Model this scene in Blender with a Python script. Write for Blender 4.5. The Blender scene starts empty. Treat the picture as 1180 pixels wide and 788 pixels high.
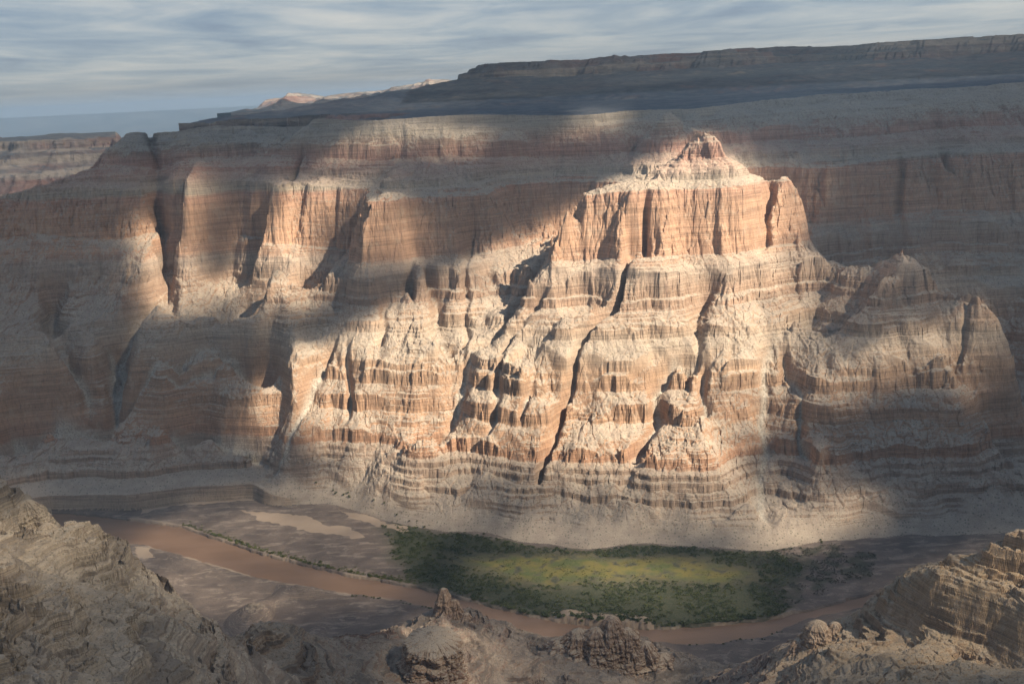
import bpy, math, random
import numpy as np
from mathutils import Vector, Matrix
random.seed(7); np.random.seed(7)
scene=bpy.context.scene; C=scene.collection
# ---------------------------------------------------------------- camera
cam=bpy.data.objects.new('camera',bpy.data.cameras.new('camera')); C.objects.link(cam); scene.camera=cam
cam.data.sensor_width=36; cam.data.lens=36*1265/1180.; cam.data.clip_start=1; cam.data.clip_end=150000
_p,_r=math.radians(12.87),math.radians(2.8)
_f=Vector((0,math.cos(_p),-math.sin(_p))); _x=Vector((1,0,0)); _u=_x.cross(_f)
_R=_x*math.cos(_r)-_u*math.sin(_r); _U=_u*math.cos(_r)+_x*math.sin(_r)
cam.matrix_world=Matrix(((_R.x,_U.x,-_f.x,0),(_R.y,_U.y,-_f.y,0),(_R.z,_U.z,-_f.z,1080),(0,0,0,1)))
# ---------------------------------------------------------------- light
SUN_AZ,SUN_EL=math.radians(56),math.radians(42)      # the sun stands behind the camera, to its right
S=Vector((math.sin(SUN_AZ)*math.cos(SUN_EL),-math.cos(SUN_AZ)*math.cos(SUN_EL),math.sin(SUN_EL)))
sun=bpy.data.objects.new('sun',bpy.data.lights.new('sun','SUN')); C.objects.link(sun)
sun.data.energy=5.0; sun.data.angle=math.radians(.53); sun.data.color=(1,.885,.73)
sun.rotation_euler=S.to_track_quat('Z','Y').to_euler(); sun.location=(3000,-2000,4000)
scene.view_settings.view_transform='Standard'; scene.view_settings.look='None'; scene.view_settings.gamma=1
scene.view_settings.exposure=1.17
scene.cycles.use_denoising=True; scene.cycles.max_bounces=6; scene.cycles.diffuse_bounces=2; scene.cycles.volume_bounces=0
scene.cycles.transparent_max_bounces=12; scene.cycles.use_adaptive_sampling=True; scene.cycles.adaptive_threshold=.02
scene.cycles.volume_step_rate=4
scene.render.film_transparent=False
class NT:
    """small helper round a node tree"""
    def __init__(s,nt): s.nt=nt; nt.nodes.clear()
    def n(s,t,**k):
        o=s.nt.nodes.new(t)
        for a,b in k.items(): setattr(o,a,b)
        return o
    def put(s,i,v):
        if v is None: return
        if hasattr(v,'is_linked') or isinstance(v,bpy.types.NodeSocket): s.nt.links.new(v,i)
        else:
            try: i.default_value=v
            except Exception: i.default_value=(v[0],v[1],v[2],1)
    def m(s,op,a,b=None,c=None,clamp=False):
        o=s.n('ShaderNodeMath',operation=op,use_clamp=clamp); s.put(o.inputs[0],a)
        if b is not None: s.put(o.inputs[1],b)
        if c is not None: s.put(o.inputs[2],c)
        return o.outputs[0]
    def step(s,a,b,x):
        o=s.n('ShaderNodeMapRange',interpolation_type='SMOOTHSTEP'); s.put(o.inputs['Value'],x); s.put(o.inputs['From Min'],a); s.put(o.inputs['From Max'],b); return o.outputs[0]
    def rng(s,x,a,b,c,d):
        o=s.n('ShaderNodeMapRange'); s.put(o.inputs['Value'],x)
        for k,v in zip(('From Min','From Max','To Min','To Max'),(a,b,c,d)): s.put(o.inputs[k],v)
        return o.outputs[0]
    def mix(s,f,a,b,bt='MIX'):
        o=s.n('ShaderNodeMix',data_type='RGBA',blend_type=bt,clamp_factor=True); s.put(o.inputs[0],f)
        s.put(o.inputs[6],a if not isinstance(a,tuple) else (*a,1)); s.put(o.inputs[7],b if not isinstance(b,tuple) else (*b,1)); return o.outputs[2]
    def scale(s,v,k):
        o=s.n('ShaderNodeVectorMath',operation='MULTIPLY'); s.put(o.inputs[0],v); o.inputs[1].default_value=k; return o.outputs[0]
    def noise(s,v,sc,det=3,rough=.55,dist=0):
        o=s.n('ShaderNodeTexNoise'); s.put(o.inputs['Vector'],v); o.inputs['Scale'].default_value=sc; o.inputs['Detail'].default_value=det; o.inputs['Roughness'].default_value=rough; o.inputs['Distortion'].default_value=dist; return o.outputs[0]
    def vor(s,v,sc,rand=1):
        o=s.n('ShaderNodeTexVoronoi'); s.put(o.inputs['Vector'],v); o.inputs['Scale'].default_value=sc; o.inputs['Randomness'].default_value=rand; return o.outputs['Distance'],o.outputs['Color']
    def ramp(s,f,stops,interp='LINEAR'):
        o=s.n('ShaderNodeValToRGB'); s.put(o.inputs[0],f); r=o.color_ramp; r.interpolation=interp
        while len(r.elements)>1: r.elements.remove(r.elements[-1])
        r.elements[0].position=stops[0][0]; r.elements[0].color=(*stops[0][1],1)
        for p,c in stops[1:]:
            e=r.elements.new(p); e.color=(*c,1)
        return o.outputs[0]
# ---------------------------------------------------------------- sky
world=bpy.data.worlds.new('World'); scene.world=world; world.use_nodes=True
w=NT(world.node_tree)
sky=w.n('ShaderNodeTexSky',sky_type='NISHITA',sun_disc=False,sun_elevation=SUN_EL,sun_rotation=math.atan2(S.x,S.y),altitude=1400,air_density=1.0,dust_density=1.0)
tc=w.n('ShaderNodeTexCoord').outputs['Generated']
sep=w.n('ShaderNodeSeparateXYZ'); w.put(sep.inputs[0],tc)
zz=w.m('ADD',w.m('MAXIMUM',sep.outputs[2],0),.022)
cb=w.n('ShaderNodeCombineXYZ'); w.put(cb.inputs[0],w.m('DIVIDE',sep.outputs[0],zz)); w.put(cb.inputs[1],w.m('DIVIDE',sep.outputs[1],zz))
cv=cb.outputs[0]
n1=w.noise(w.scale(cv,(.55,.36,1)),1.0,6,.55,.9)
n2=w.noise(w.scale(cv,(.24,.16,1)),1.0,3,.5,.8)
n3=w.noise(w.scale(cv,(2.6,1.2,1)),1.0,5,.62,1.0)
sh=w.m('ADD',w.m('MULTIPLY',n1,.6),w.m('ADD',w.m('MULTIPLY',n2,.52),w.m('MULTIPLY',n3,.13)))
cloudc=w.ramp(sh,[(.0,(1.2,1.8,2.8)),(.47,(1.5,2.1,3.1)),(.54,(2.2,2.9,3.8)),(.60,(3.1,3.7,4.3)),(.67,(4.4,4.7,4.9)),(.78,(6.2,6.0,5.6))])
cloudc=w.mix(w.m('MULTIPLY',w.m('POWER',2.718,w.m('MULTIPLY',w.m('MAXIMUM',sep.outputs[2],0),-26.)),.9),cloudc,(5.3,5.6,5.8))
lo=w.mix(.88,sky.outputs[0],cloudc)
bg=w.n('ShaderNodeBackground'); w.put(bg.inputs[0],lo); bg.inputs[1].default_value=.05
wo=w.n('ShaderNodeOutputWorld'); w.nt.links.new(bg.outputs[0],wo.inputs[0])
# ---------------------------------------------------------------- survey of the place, metres
FAR=[(-1322,2881,8),(-1201,2878,8),(-1044,2864,8),(-928,2895,8),(-845,2903,8),(-723,2900,8),(-574,2880,8),(-472,2833,8),(-367,2743,8),(-304,2675,8),(-220,2595,8),(-88,2562,8),(-3,2498,8),(80,2462,8),(150,2423,8),(246,2452,8),(367,2427,8),(466,2405,8),(561,2374,8),(624,2386,8),(717,2425,8),(856,2471,8),(982,2472,8),(1022,2522,8),(1124,2560,8),(1221,2536,8),(-644,2894,60),(-468,2840,60),(-314,2709,60),(-175,2647,60),(1,2588,60),(89,2600,60),(214,2537,60),(340,2520,60),(483,2490,60),(580,2500,60),(635,2470,60),(757,2494,60),(893,2522,60),(1009,2548,60),(1114,2594,60),(-1364,3097,150),(-1256,3080,150),(-1122,3059,150),(-1002,3081,150),(-876,3086,150),(-735,3022,150),(-601,2968,150),(-466,2878,150),(-370,2870,150),(-298,2867,150),(-225,2840,150),(-177,2818,150),(-83,2767,150),(8,2725,150),(38,2679,150),(84,2708,150),(118,2661,150),(227,2645,150),(311,2646,150),(338,2647,150),(360,2573,150),(478,2575,150),(554,2629,150),(632,2679,150),(670,2653,150),(747,2574,150),(841,2567,150),(957,2589,150),(1105,2635,150),(1214,2710,150),(-1136,3129,222),(-868,3085,222),(-594,2966,222),(-462,2894,222),(-360,2829,222),(-279,2831,222),(-221,2837,222),(-127,2829,222),(-45,2800,222),(12,2767,222),(57,2737,222),(103,2752,222),(123,2785,222),(166,2742,222),(238,2738,222),(328,2738,222),(369,2751,222),(400,2688,222),(480,2675,222),(583,2765,222),(665,2781,222),(696,2715,222),(756,2573,222),(858,2556,222),(1003,2604,222),(1133,2657,222),(1253,2730,222),(1328,2766,222),(-1518,3146,290),(-1379,3183,290),(-1225,3203,290),(-1005,3148,290),(-874,3136,290),(-782,3194,290),(-674,3169,290),(-581,3068,290),(-480,2973,290),(-367,2943,290),(-271,2944,290),(-186,2962,290),(-113,2905,290),(-30,2854,290),(43,2773,290),(89,2791,290),(135,2851,290),(175,2834,290),(246,2804,290),(338,2804,290),(409,2817,290),(457,2826,290),(496,2758,290),(549,2766,290),(615,2805,290),(678,2839,290),(715,2790,290),(782,2665,290),(870,2665,290),(987,2685,290),(1091,2725,290),(1194,2758,290),(1290,2821,290),(1364,2882,290),(-1548,3256,411),(-1428,3351,411),(-1336,3400,411),(-1185,3360,411),(-1019,3243,411),(-890,3253,411),(-794,3293,411),(-718,3314,411),(-646,3286,411),(-522,3181,411),(-380,3149,411),(-225,3125,411),(-151,3168,411),(-90,3151,411),(-36,3058,411),(25,2988,411),(86,2996,411),(159,3002,411),(247,3028,411),(275,3005,411),(297,2905,411),(366,2911,411),(442,2869,411),(501,2896,411),(555,2848,411),(617,2813,411),(726,2884,411),(827,2996,411),(874,3009,411),(941,2935,411),(928,2785,411),(1005,2748,411),(1087,2729,411),(1177,2730,411),(1229,2749,411),(1284,2810,411),(-1671,3556,480),(-1523,3612,480),(-1336,3590,480),(-1150,3526,480),(-1045,3603,480),(-961,3716,480),(-842,3685,480),(-715,3560,480),(-640,3359,480),(-494,3279,480),(-360,3258,480),(-291,3294,480),(-242,3255,480),(-162,3234,480),(-72,3252,480),(7,3264,480),(45,3181,480),(82,3022,480),(148,2983,480),(246,2995,480),(291,3006,480),(317,2940,480),(417,2927,480),(468,2951,480),(540,2994,480),(577,2961,480),(681,2998,480),(771,3067,480),(873,3078,480),(913,3006,480),(950,2858,480),(1037,2842,480),(1116,2810,480),(1187,2816,480),(1223,2782,480),(1001,2854,596),(1075,2845,596),(1074,2955,596),(1042,2933,596),(1089,2934,596),(949,2830,540),(1028,2921,540),(1109,2919,540),(1134,2833,540),(1116,2670,540),(-1653,3793,605),(-1591,3788,605),(-1441,3775,605),(-1248,3760,605),(-1206,3830,605),(-1139,3770,605),(-980,3731,605),(-871,3704,605),(-804,3600,605),(-754,3605,605),(-705,3610,605),(-686,3640,605),(-654,3610,605),(-613,3606,605),(-462,3275,605),(-405,3273,605),(-274,3270,605),(-244,3340,605),(-204,3340,605),(-121,3389,605),(-13,3450,605),(89,3620,605),(145,3650,605),(154,3083,605),(278,3044,605),(364,3049,605),(394,3090,605),(420,3047,605),(480,3093,605),(599,3070,605),(721,3120,605),(803,3196,605),(918,3300,605),(1047,3651,605),(1210,3662,605),(1314,3670,605),(1390,3675,605),(1463,3680,605),(1539,3685,605),(1661,3694,605),(1752,3700,605),(-1649,3890,785),(-1510,3880,785),(-1367,3868,785),(-1265,3860,785),(-1237,3920,785),(-1166,3860,785),(-989,3819,785),(-863,3790,785),(-779,3670,785),(-724,3680,785),(-663,3710,785),(-632,3680,785),(-566,3680,785),(-400,3340,785),(-353,3340,785),(-308,3340,785),(-206,3430,785),(-178,3410,785),(-60,3500,785),(53,3690,785),(159,3751,785),(214,3160,785),(297,3115,785),(384,3120,785),(413,3150,785),(433,3120,785),(541,3145,785),(649,3130,785),(727,3180,785),(837,3288,785),(882,3330,785),(1119,3758,785),(1231,3740,785),(1337,3768,785),(1426,3790,785),(1523,3850,785),(1548,3800,785),(1703,3812,785),(1797,3820,785),(-1462,4000,870),(-1323,3960,870),(-1166,3950,870),(-1010,3940,870),(-854,3930,870),(-657,3790,870),(-527,3769,870),(-378,3744,870),(-230,3720,870),(-143,3720,870),(-13,3740,870),(149,3780,870),(297,3786,870),(416,3790,870),(473,3820,870),(515,3650,870),(548,3259,870),(594,3230,870),(660,3270,870),(928,3950,870),(1109,3935,870),(1288,3920,870),(1449,3942,870),(1612,3964,870),(1876,4000,870),(-1332,2903,55),(-1210,2900,55),(-1052,2886,55),(-935,2917,55),(-852,2925,55),(-1391,4150,1000),(-1205,4120,1000),(-886,4120,1000),(-700,4150,1000),(-436,3820,1000),(-228,3800,1000),(68,3850,1000),(366,3850,1000),(542,3720,1000),(699,4050,1000),(899,4250,1000),(1257,4350,1000),(1612,4400,1000),(2055,4400,1000),(596,3300,938),(1330,2830,200),(1360,2760,120),(1400,2900,60),(1450,2800,12),(1500,3050,40),(1570,3300,110),(1680,3450,290),(1250,3060,300),(1150,3150,350),(1290,2700,150),(1340,2980,200),(1150,3000,470),(-1560,4250,840),(-1750,4250,760),(-1900,4500,600),(-2200,4600,450),(-1700,4700,660),(-1750,5200,480),(-2000,4150,700),(-350,3480,830),(-270,3620,862),(-300,3400,800),(600,3330,935),(590,3480,820),(575,3590,850),(430,3440,790),(300,3380,720),(240,3470,680),(690,3400,760),(740,3620,620),(860,3400,760),(900,3720,480),(1010,3420,430),(1020,3180,470),(1030,3290,430),(1180,3300,330),(1700,3400,330),(1350,3500,330),(1150,3600,420),(-800,3770,835),(-700,3790,842),(-640,3770,840),(-745,3700,790),(-860,3500,400),(-560,3500,560),(-520,3700,800),(-300,3700,870),(-1450,4800,1090),(-800,4900,1090),(0,4700,1090),(600,4600,1090),(1200,4900,1090),(2000,5000,1090),(2800,5200,1090),(0,6000,1090),(-1500,6200,1090),(1500,6200,1090),(-2900,5600,480),(-2600,4600,700),(-2400,4100,600),(-2100,3700,470),(-2000,3300,320),(-1800,3000,120),(-1500,2750,8),(2600,4400,785),(2500,4000,480),(2300,3600,290),(2200,3200,60),(2000,2900,8),(1700,2700,8),(1450,2760,8),(1650,2950,8),(-1230,2721,-120),(-971,2704,-120),(-786,2743,-120),(-534,2720,-120),(-341,2583,-120),(-205,2435,-120),(-3,2338,-120),(140,2263,-120),(341,2267,-120),(521,2214,-120),(667,2265,-120),(913,2312,-120),(1045,2400,-120),(-1500,2650,-120),(-2200,2900,-120),(1500,2350,-120),(2200,2500,-120)]
DZ=[(-1322,2881,0),(-1201,2878,0),(-1044,2864,0),(-928,2895,0),(-845,2903,0),(-723,2900,0),(-574,2880,0),(-472,2833,0),(-367,2743,0),(-304,2675,0),(-220,2595,0),(-88,2562,0),(-3,2498,0),(80,2462,0),(150,2423,0),(246,2452,0),(367,2427,0),(466,2405,0),(561,2374,0),(624,2386,0),(717,2425,0),(856,2471,0),(982,2472,0),(1022,2522,0),(1124,2560,0),(1221,2536,0),(-1311,2932,0),(-1078,2893,0),(-925,2906,0),(-799,2938,0),(-644,2894,0),(-468,2840,0),(-314,2709,0),(-175,2647,0),(1,2588,0),(89,2600,0),(214,2537,0),(340,2520,0),(483,2490,0),(580,2500,0),(635,2470,0),(757,2494,0),(893,2522,0),(1009,2548,0),(1114,2594,0),(-1364,3097,0),(-1256,3080,0),(-1122,3059,0),(-1002,3081,0),(-876,3086,0),(-735,3022,0),(-601,2968,0),(-466,2878,0),(-370,2870,0),(-298,2867,0),(-225,2840,0),(-177,2818,0),(-83,2767,0),(8,2725,0),(38,2679,0),(84,2708,0),(118,2661,0),(227,2645,0),(311,2646,0),(338,2647,0),(360,2573,0),(478,2575,0),(554,2629,0),(632,2679,0),(670,2653,0),(747,2574,0),(841,2567,0),(957,2589,0),(1105,2635,0),(1214,2710,0),(-1136,3129,0),(-868,3085,0),(-594,2966,0),(-462,2894,0),(-360,2829,0),(-279,2831,0),(-221,2837,0),(-127,2829,0),(-45,2800,0),(12,2767,0),(57,2737,0),(103,2752,0),(123,2785,0),(166,2742,0),(238,2738,0),(328,2738,0),(369,2751,0),(400,2688,0),(480,2675,0),(583,2765,0),(665,2781,0),(696,2715,0),(756,2573,0),(858,2556,0),(1003,2604,0),(1133,2657,0),(1253,2730,0),(1328,2766,0),(-1518,3146,0),(-1379,3183,0),(-1225,3203,0),(-1005,3148,0),(-874,3136,0),(-782,3194,0),(-674,3169,0),(-581,3068,0),(-480,2973,0),(-367,2943,0),(-271,2944,0),(-186,2962,0),(-113,2905,0),(-30,2854,0),(43,2773,0),(89,2791,0),(135,2851,0),(175,2834,0),(246,2804,0),(338,2804,0),(409,2817,0),(457,2826,0),(496,2758,0),(549,2766,0),(615,2805,0),(678,2839,0),(715,2790,0),(782,2665,0),(870,2665,0),(987,2685,0),(1091,2725,0),(1194,2758,0),(1290,2821,0),(1364,2882,0),(-1548,3256,0),(-1428,3351,0),(-1336,3400,0),(-1185,3360,0),(-1019,3243,0),(-890,3253,0),(-794,3293,0),(-718,3314,0),(-646,3286,0),(-522,3181,0),(-380,3149,0),(-225,3125,0),(-151,3168,0),(-90,3151,0),(-36,3058,0),(25,2988,0),(86,2996,0),(159,3002,0),(247,3028,0),(275,3005,0),(297,2905,0),(366,2911,0),(442,2869,0),(501,2896,0),(555,2848,0),(617,2813,0),(726,2884,0),(827,2996,0),(874,3009,0),(941,2935,0),(928,2785,0),(1005,2748,0),(1087,2729,0),(1177,2730,0),(1229,2749,0),(1284,2810,0),(-1671,3556,0),(-1523,3612,0),(-1336,3590,0),(-1150,3526,0),(-1045,3603,0),(-961,3716,0),(-842,3685,0),(-715,3560,0),(-640,3359,0),(-494,3279,0),(-360,3258,0),(-291,3294,0),(-242,3255,0),(-162,3234,0),(-72,3252,0),(7,3264,0),(45,3181,0),(82,3022,0),(148,2983,0),(246,2995,0),(291,3006,0),(317,2940,0),(417,2927,0),(468,2951,0),(540,2994,0),(577,2961,0),(681,2998,0),(771,3067,0),(873,3078,0),(913,3006,0),(950,2858,0),(1037,2842,0),(1116,2810,0),(1187,2816,0),(1223,2782,0),(1001,2854,0),(1075,2845,0),(1074,2955,0),(1042,2933,0),(1089,2934,0),(949,2830,0),(1028,2921,0),(1109,2919,0),(1134,2833,0),(1116,2670,0),(-1653,3793,97),(-1591,3788,94),(-1441,3775,70),(-1248,3760,66),(-1206,3830,100),(-1139,3770,80),(-980,3731,83),(-871,3704,84),(-804,3600,38),(-754,3605,32),(-705,3610,18),(-686,3640,30),(-654,3610,7),(-613,3606,5),(-462,3275,2),(-405,3273,-1),(-274,3270,-2),(-244,3340,13),(-204,3340,1),(-121,3389,-5),(-13,3450,0),(89,3620,15),(145,3650,8),(154,3083,0),(278,3044,0),(364,3049,0),(394,3090,25),(420,3047,0),(480,3093,0),(599,3070,0),(721,3120,2),(803,3196,0),(918,3300,1),(1047,3651,-7),(1210,3662,1),(1314,3670,16),(1390,3675,-3),(1463,3680,36),(1539,3685,9),(1661,3694,-7),(1752,3700,-9),(-1649,3890,15),(-1510,3880,21),(-1367,3868,15),(-1265,3860,5),(-1237,3920,-39),(-1166,3860,24),(-989,3819,28),(-863,3790,27),(-779,3670,21),(-724,3680,24),(-663,3710,44),(-632,3680,13),(-566,3680,7),(-400,3340,-27),(-353,3340,-21),(-308,3340,-18),(-206,3430,-2),(-178,3410,-45),(-60,3500,-37),(53,3690,-38),(159,3751,-22),(214,3160,-23),(297,3115,2),(384,3120,-3),(413,3150,8),(433,3120,-6),(541,3145,-8),(649,3130,-2),(727,3180,12),(837,3288,-2),(882,3330,-23),(1119,3758,-17),(1231,3740,0),(1337,3768,10),(1426,3790,5),(1523,3850,14),(1548,3800,25),(1703,3812,16),(1797,3820,6),(-1462,4000,25),(-1323,3960,39),(-1166,3950,35),(-1010,3940,35),(-854,3930,34),(-657,3790,23),(-527,3769,15),(-378,3744,12),(-230,3720,15),(-143,3720,17),(-13,3740,4),(149,3780,-18),(297,3786,-26),(416,3790,-23),(473,3820,-1),(515,3650,-14),(548,3259,-9),(594,3230,-13),(660,3270,-11),(928,3950,-2),(1109,3935,-7),(1288,3920,-9),(1449,3942,1),(1612,3964,4),(1876,4000,0),(-1391,4150,-10),(-1205,4120,-8),(-886,4120,-8),(-700,4150,-14),(-436,3820,-2),(-228,3800,0),(68,3850,2),(366,3850,-1),(542,3720,4),(699,4050,-23),(899,4250,-7),(1257,4350,5),(1612,4400,11),(2055,4400,16),(-3000,5000,0),(0,5500,0),(3000,5000,10),(-2500,3000,0),(2500,3000,0)]
NEAR=[(-569,1150,682),(-523,1120,664),(-479,1060,649),(-443,1055,650),(-406,1050,650),(-388,1040,627),(-365,1030,607),(-342,1020,594),(-308,1010,567),(-277,1000,548),(-254,985,542),(-236,970,528),(-521,1040,680),(-468,920,689),(-423,820,694),(-370,700,693),(-416,900,670),(-343,720,680),(-399,980,654),(-354,850,659),(-319,750,661),(-329,900,632),(-295,790,636),(-286,900,596),(-270,840,606),(-250,900,570),(-665,1403,402),(-608,1366,386),(-554,1293,373),(-511,1287,373),(-465,1281,373),(-443,1269,353),(-416,1257,335),(-387,1244,324),(-345,1232,300),(-308,1220,284),(-280,1202,267),(-257,1183,255),(-143,1850,161),(-73,1830,129),(-199,1840,143),(-105,1880,140),(-238,1760,158),(90,1790,113),(217,1760,105),(-355,1500,323),(-320,1450,327),(-373,1420,359),(-294,1500,285),(-269,1350,309),(-218,1500,259),(-209,1420,265),(-189,1600,233),(-69,1600,153),(-99,1720,164),(-13,1640,127),(20,1800,97),(130,1640,119),(140,1750,110),(176,1800,115),(52,1830,88),(199,1740,95),(268,1700,77),(316,1500,190),(342,1560,189),(381,1500,249),(413,1430,298),(459,1440,308),(338,1330,288),(381,1240,338),(410,1340,327),(414,1180,371),(462,1120,403),(530,1290,354),(546,1200,379),(546,1100,411),(503,1340,335),(491,1400,334),(525,1368,349),(543,1340,366),(569,1308,371),(585,1290,371),(598,1268,365),(616,1240,370),(506,1424,354),(525,1405,389),(544,1388,415),(548,1358,414),(575,1326,410),(590,1306,408),(604,1284,400),(621,1256,406),(590,1402,401),(630,1372,404),(665,1350,411),(604,1418,418),(637,1390,439),(671,1368,454),(650,1420,422),(-901,2463,14),(-810,2366,14),(-714,2384,14),(-592,2288,14),(-651,2209,14),(-485,2233,14),(-531,2176,14),(-382,2180,14),(-369,2081,14),(-448,2128,14),(-305,2152,14),(-249,2146,14),(-310,2038,14),(-191,2101,14),(348,1887,14),(283,1894,14),(402,1909,14),(497,1957,14),(-1500,2300,8),(-1300,1900,60),(-1500,1500,250),(-800,1600,60),(-600,1500,110),(-1300,1100,520),(-1000,700,760),(-500,500,700),(0,700,520),(0,1000,430),(250,1200,330),(-150,1200,330),(500,1000,400),(900,900,470),(900,1300,480),(1300,1300,600),(1300,1600,420),(950,1700,120),(800,1720,60),(650,1730,20),(1100,1900,20),(1500,2000,40),(700,700,480),(1000,600,560),(-900,2230,-60),(-500,2180,-60),(0,2130,-60),(400,2080,-60),(800,2180,-60),(1300,2380,-60)]
RFAR=[(-2600,2950),(-1900,2960),(-1332,2903),(-1054,2797),(-894,2728),(-806,2653),(-644,2525),(-523,2445),(-410,2374),(-242,2292),(-113,2204),(-1,2128),(62,2094),(132,2068),(213,2048),(274,2039),(393,2045),(486,2054),(524,2065),(624,2101),(749,2152),(817,2187),(869,2216),(1150,2200),(1700,2450),(2600,2700)]
RNEAR=[(-2600,2750),(-1900,2700),(-1400,2560),(-1043,2627),(-958,2606),(-890,2560),(-733,2455),(-611,2369),(-501,2316),(-396,2269),(-275,2222),(-196,2176),(-101,2096),(-29,2044),(46,2032),(161,1996),(277,1984),(312,1970),(365,1969),(470,1986),(510,2011),(574,2052),(673,2084),(752,2107),(816,2133),(883,2163),(1150,2110),(1700,2330),(2600,2560)]
RAVINES=[(24,37,[(195,3206,700),(165,3289,600),(113,3349,540),(49,3214,460),(-3,3110,411),(-86,3025,340),(-127,2982,290),(-165,2918,222),(-202,2837,150)]),
 (12,32,[(85,3062,500),(38,3019,411),(-2,3019,350),(-34,2964,290)]),
 (10,57,[(398,3078,785),(404,3117,700),(396,3089,600),(363,3098,530),(299,2996,465),(238,2947,380),(181,2903,320),(143,2825,270),(115,2773,215),(85,2714,150),(53,2661,90)]),
 (16,43,[(543,3007,500),(516,2969,430),(503,2872,360),(492,2827,300),(437,2851,260),(377,2808,215),(347,2716,150),(304,2653,115)]),
 (24,25,[(908,3071,470),(840,2999,400),(754,2944,330),(694,2864,280),(674,2821,220),(655,2777,150),(607,2611,80),(593,2468,12)]),
 (9,43,[(-682,3831,785),(-697,3800,690),(-725,3740,600),(-744,3741,550)]),
 (17,43,[(-185,3047,785),(-220,3245,690),(-252,3316,590),(-288,3360,490),(-297,3252,430)]),
 (9,21,[(-115,3446,480),(-131,3211,430),(-145,3072,370)]),
 (11,32,[(64,2826,310),(42,2829,250),(25,2781,205)]),
 (11,28,[(-24,2925,300),(-51,2862,245),(-76,2798,205),(-130,2783,140)]),
 (12,28,[(511,2800,330),(490,2728,280),(473,2709,240)]),
 (19,43,[(-1084,3459,785),(-1362,4355,640),(-1338,4359,590)]),
 (20,25,[(1568,3961,785),(1510,3766,690),(1534,3858,605),(1559,3993,520)]),
 (17,28,[(1374,3810,785),(1264,3574,690),(1280,3695,605),(1191,3554,540)]),
 (16,36,[(710,3105,760),(745,3168,690),(809,3349,600)]),
 (11,28,[(-471,3142,370),(-479,3070,310),(-475,2981,270)]),
 (9,24,[(-368,3236,450),(-367,3170,411),(-380,3123,370)]),
 (14,21,[(-828,3215,411),(-933,3185,330),(-1032,3153,290)]),
 (48,-75,[(-725,3435,300),(-643,3153,190),(-625,2946,110)]),
 (44,-65,[(-1439,3335,290),(-1362,3185,190),(-1370,3118,130)]),
 (48,-85,[(-992,3834,480),(-1052,3730,440),(-1169,3655,400),(-1237,3493,370)]),
 (40,-60,[(-718,3539,430),(-773,3293,350)]),
 (40,-60,[(-1073,3198,280),(-999,3090,200),(-1012,3022,130)]),
 (48,130,[(-1119,3753,430),(-1191,3530,380),(-1240,3401,320),(-1213,3262,270),(-1214,3167,215),(-1302,3172,150),(-1412,3134,100),(-1492,3066,60)]),
 (40,100,[(-746,3196,411),(-930,3284,360),(-1026,3230,310),(-1122,3182,260),(-1190,3139,222)]),
 (32,75,[(-742,3003,290),(-919,3077,200),(-998,3060,130)]),
 (36,90,[(-1530,3623,460),(-1433,3349,370),(-1297,3241,280)]),
 (20,35,[(-537,3156,370),(-599,3034,300),(-635,2929,230),(-712,2908,140)]),
 (24,20,[(-1269,3401,290),(-1190,3139,222),(-1272,3124,150),(-1384,3129,100),(-1482,3103,60)]),
 (11,25,[(1204,2839,470),(1191,2807,400),(1171,2761,330)]),
 (11,25,[(732,2856,280),(731,2677,190),(725,2611,120)])]
P_VEG=[(-358,2652),(-293,2678),(-219,2578),(-88,2545),(-3,2482),(150,2417),(245,2446),(465,2400),(596,2354),(626,2280),(542,2138),(533,2068),(396,2048),(271,2042),(63,2109),(-10,2133),(-112,2209),(-201,2261),(-264,2322),(-306,2461)]
P_MEADOW=[(-213,2465),(-87,2435),(78,2421),(178,2389),(378,2370),(450,2324),(522,2292),(532,2250),(455,2206),(356,2234),(225,2267),(108,2245),(-7,2266),(-86,2339)]
P_SCRUB=[(522,2383),(730,2398),(808,2329),(731,2210),(596,2132),(497,2103),(536,2268)]
P_SAND=[[(-764,2813),(-624,2757),(-447,2651),(-384,2587),(-415,2580),(-534,2639),(-687,2729)],[(-475,2775),(-386,2702),(-276,2607),(-284,2575),(-380,2655),(-456,2717)],[(-980,2605),(-930,2588),(-899,2521),(-938,2510)],[(-1056,2917),(-925,2926),(-829,2934),(-651,2903),(-645,2868),(-838,2875),(-956,2864),(-1031,2835)]]
P_BUTTE=[(60,2900),(40,2300),(760,2300),(800,2650),(880,3150),(1000,3330),(760,3420),(560,3560),(420,3560),(330,3250),(190,3170),(120,3080)]
P_SIDE=[(760,2300),(1600,2300),(1500,2900),(1250,3120),(1050,3100),(880,3150),(800,2650)]
CLOUD_GRID=(500,-1700,70)  # openings of the unseen clouds, laid out from the wanted sun patches
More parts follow.
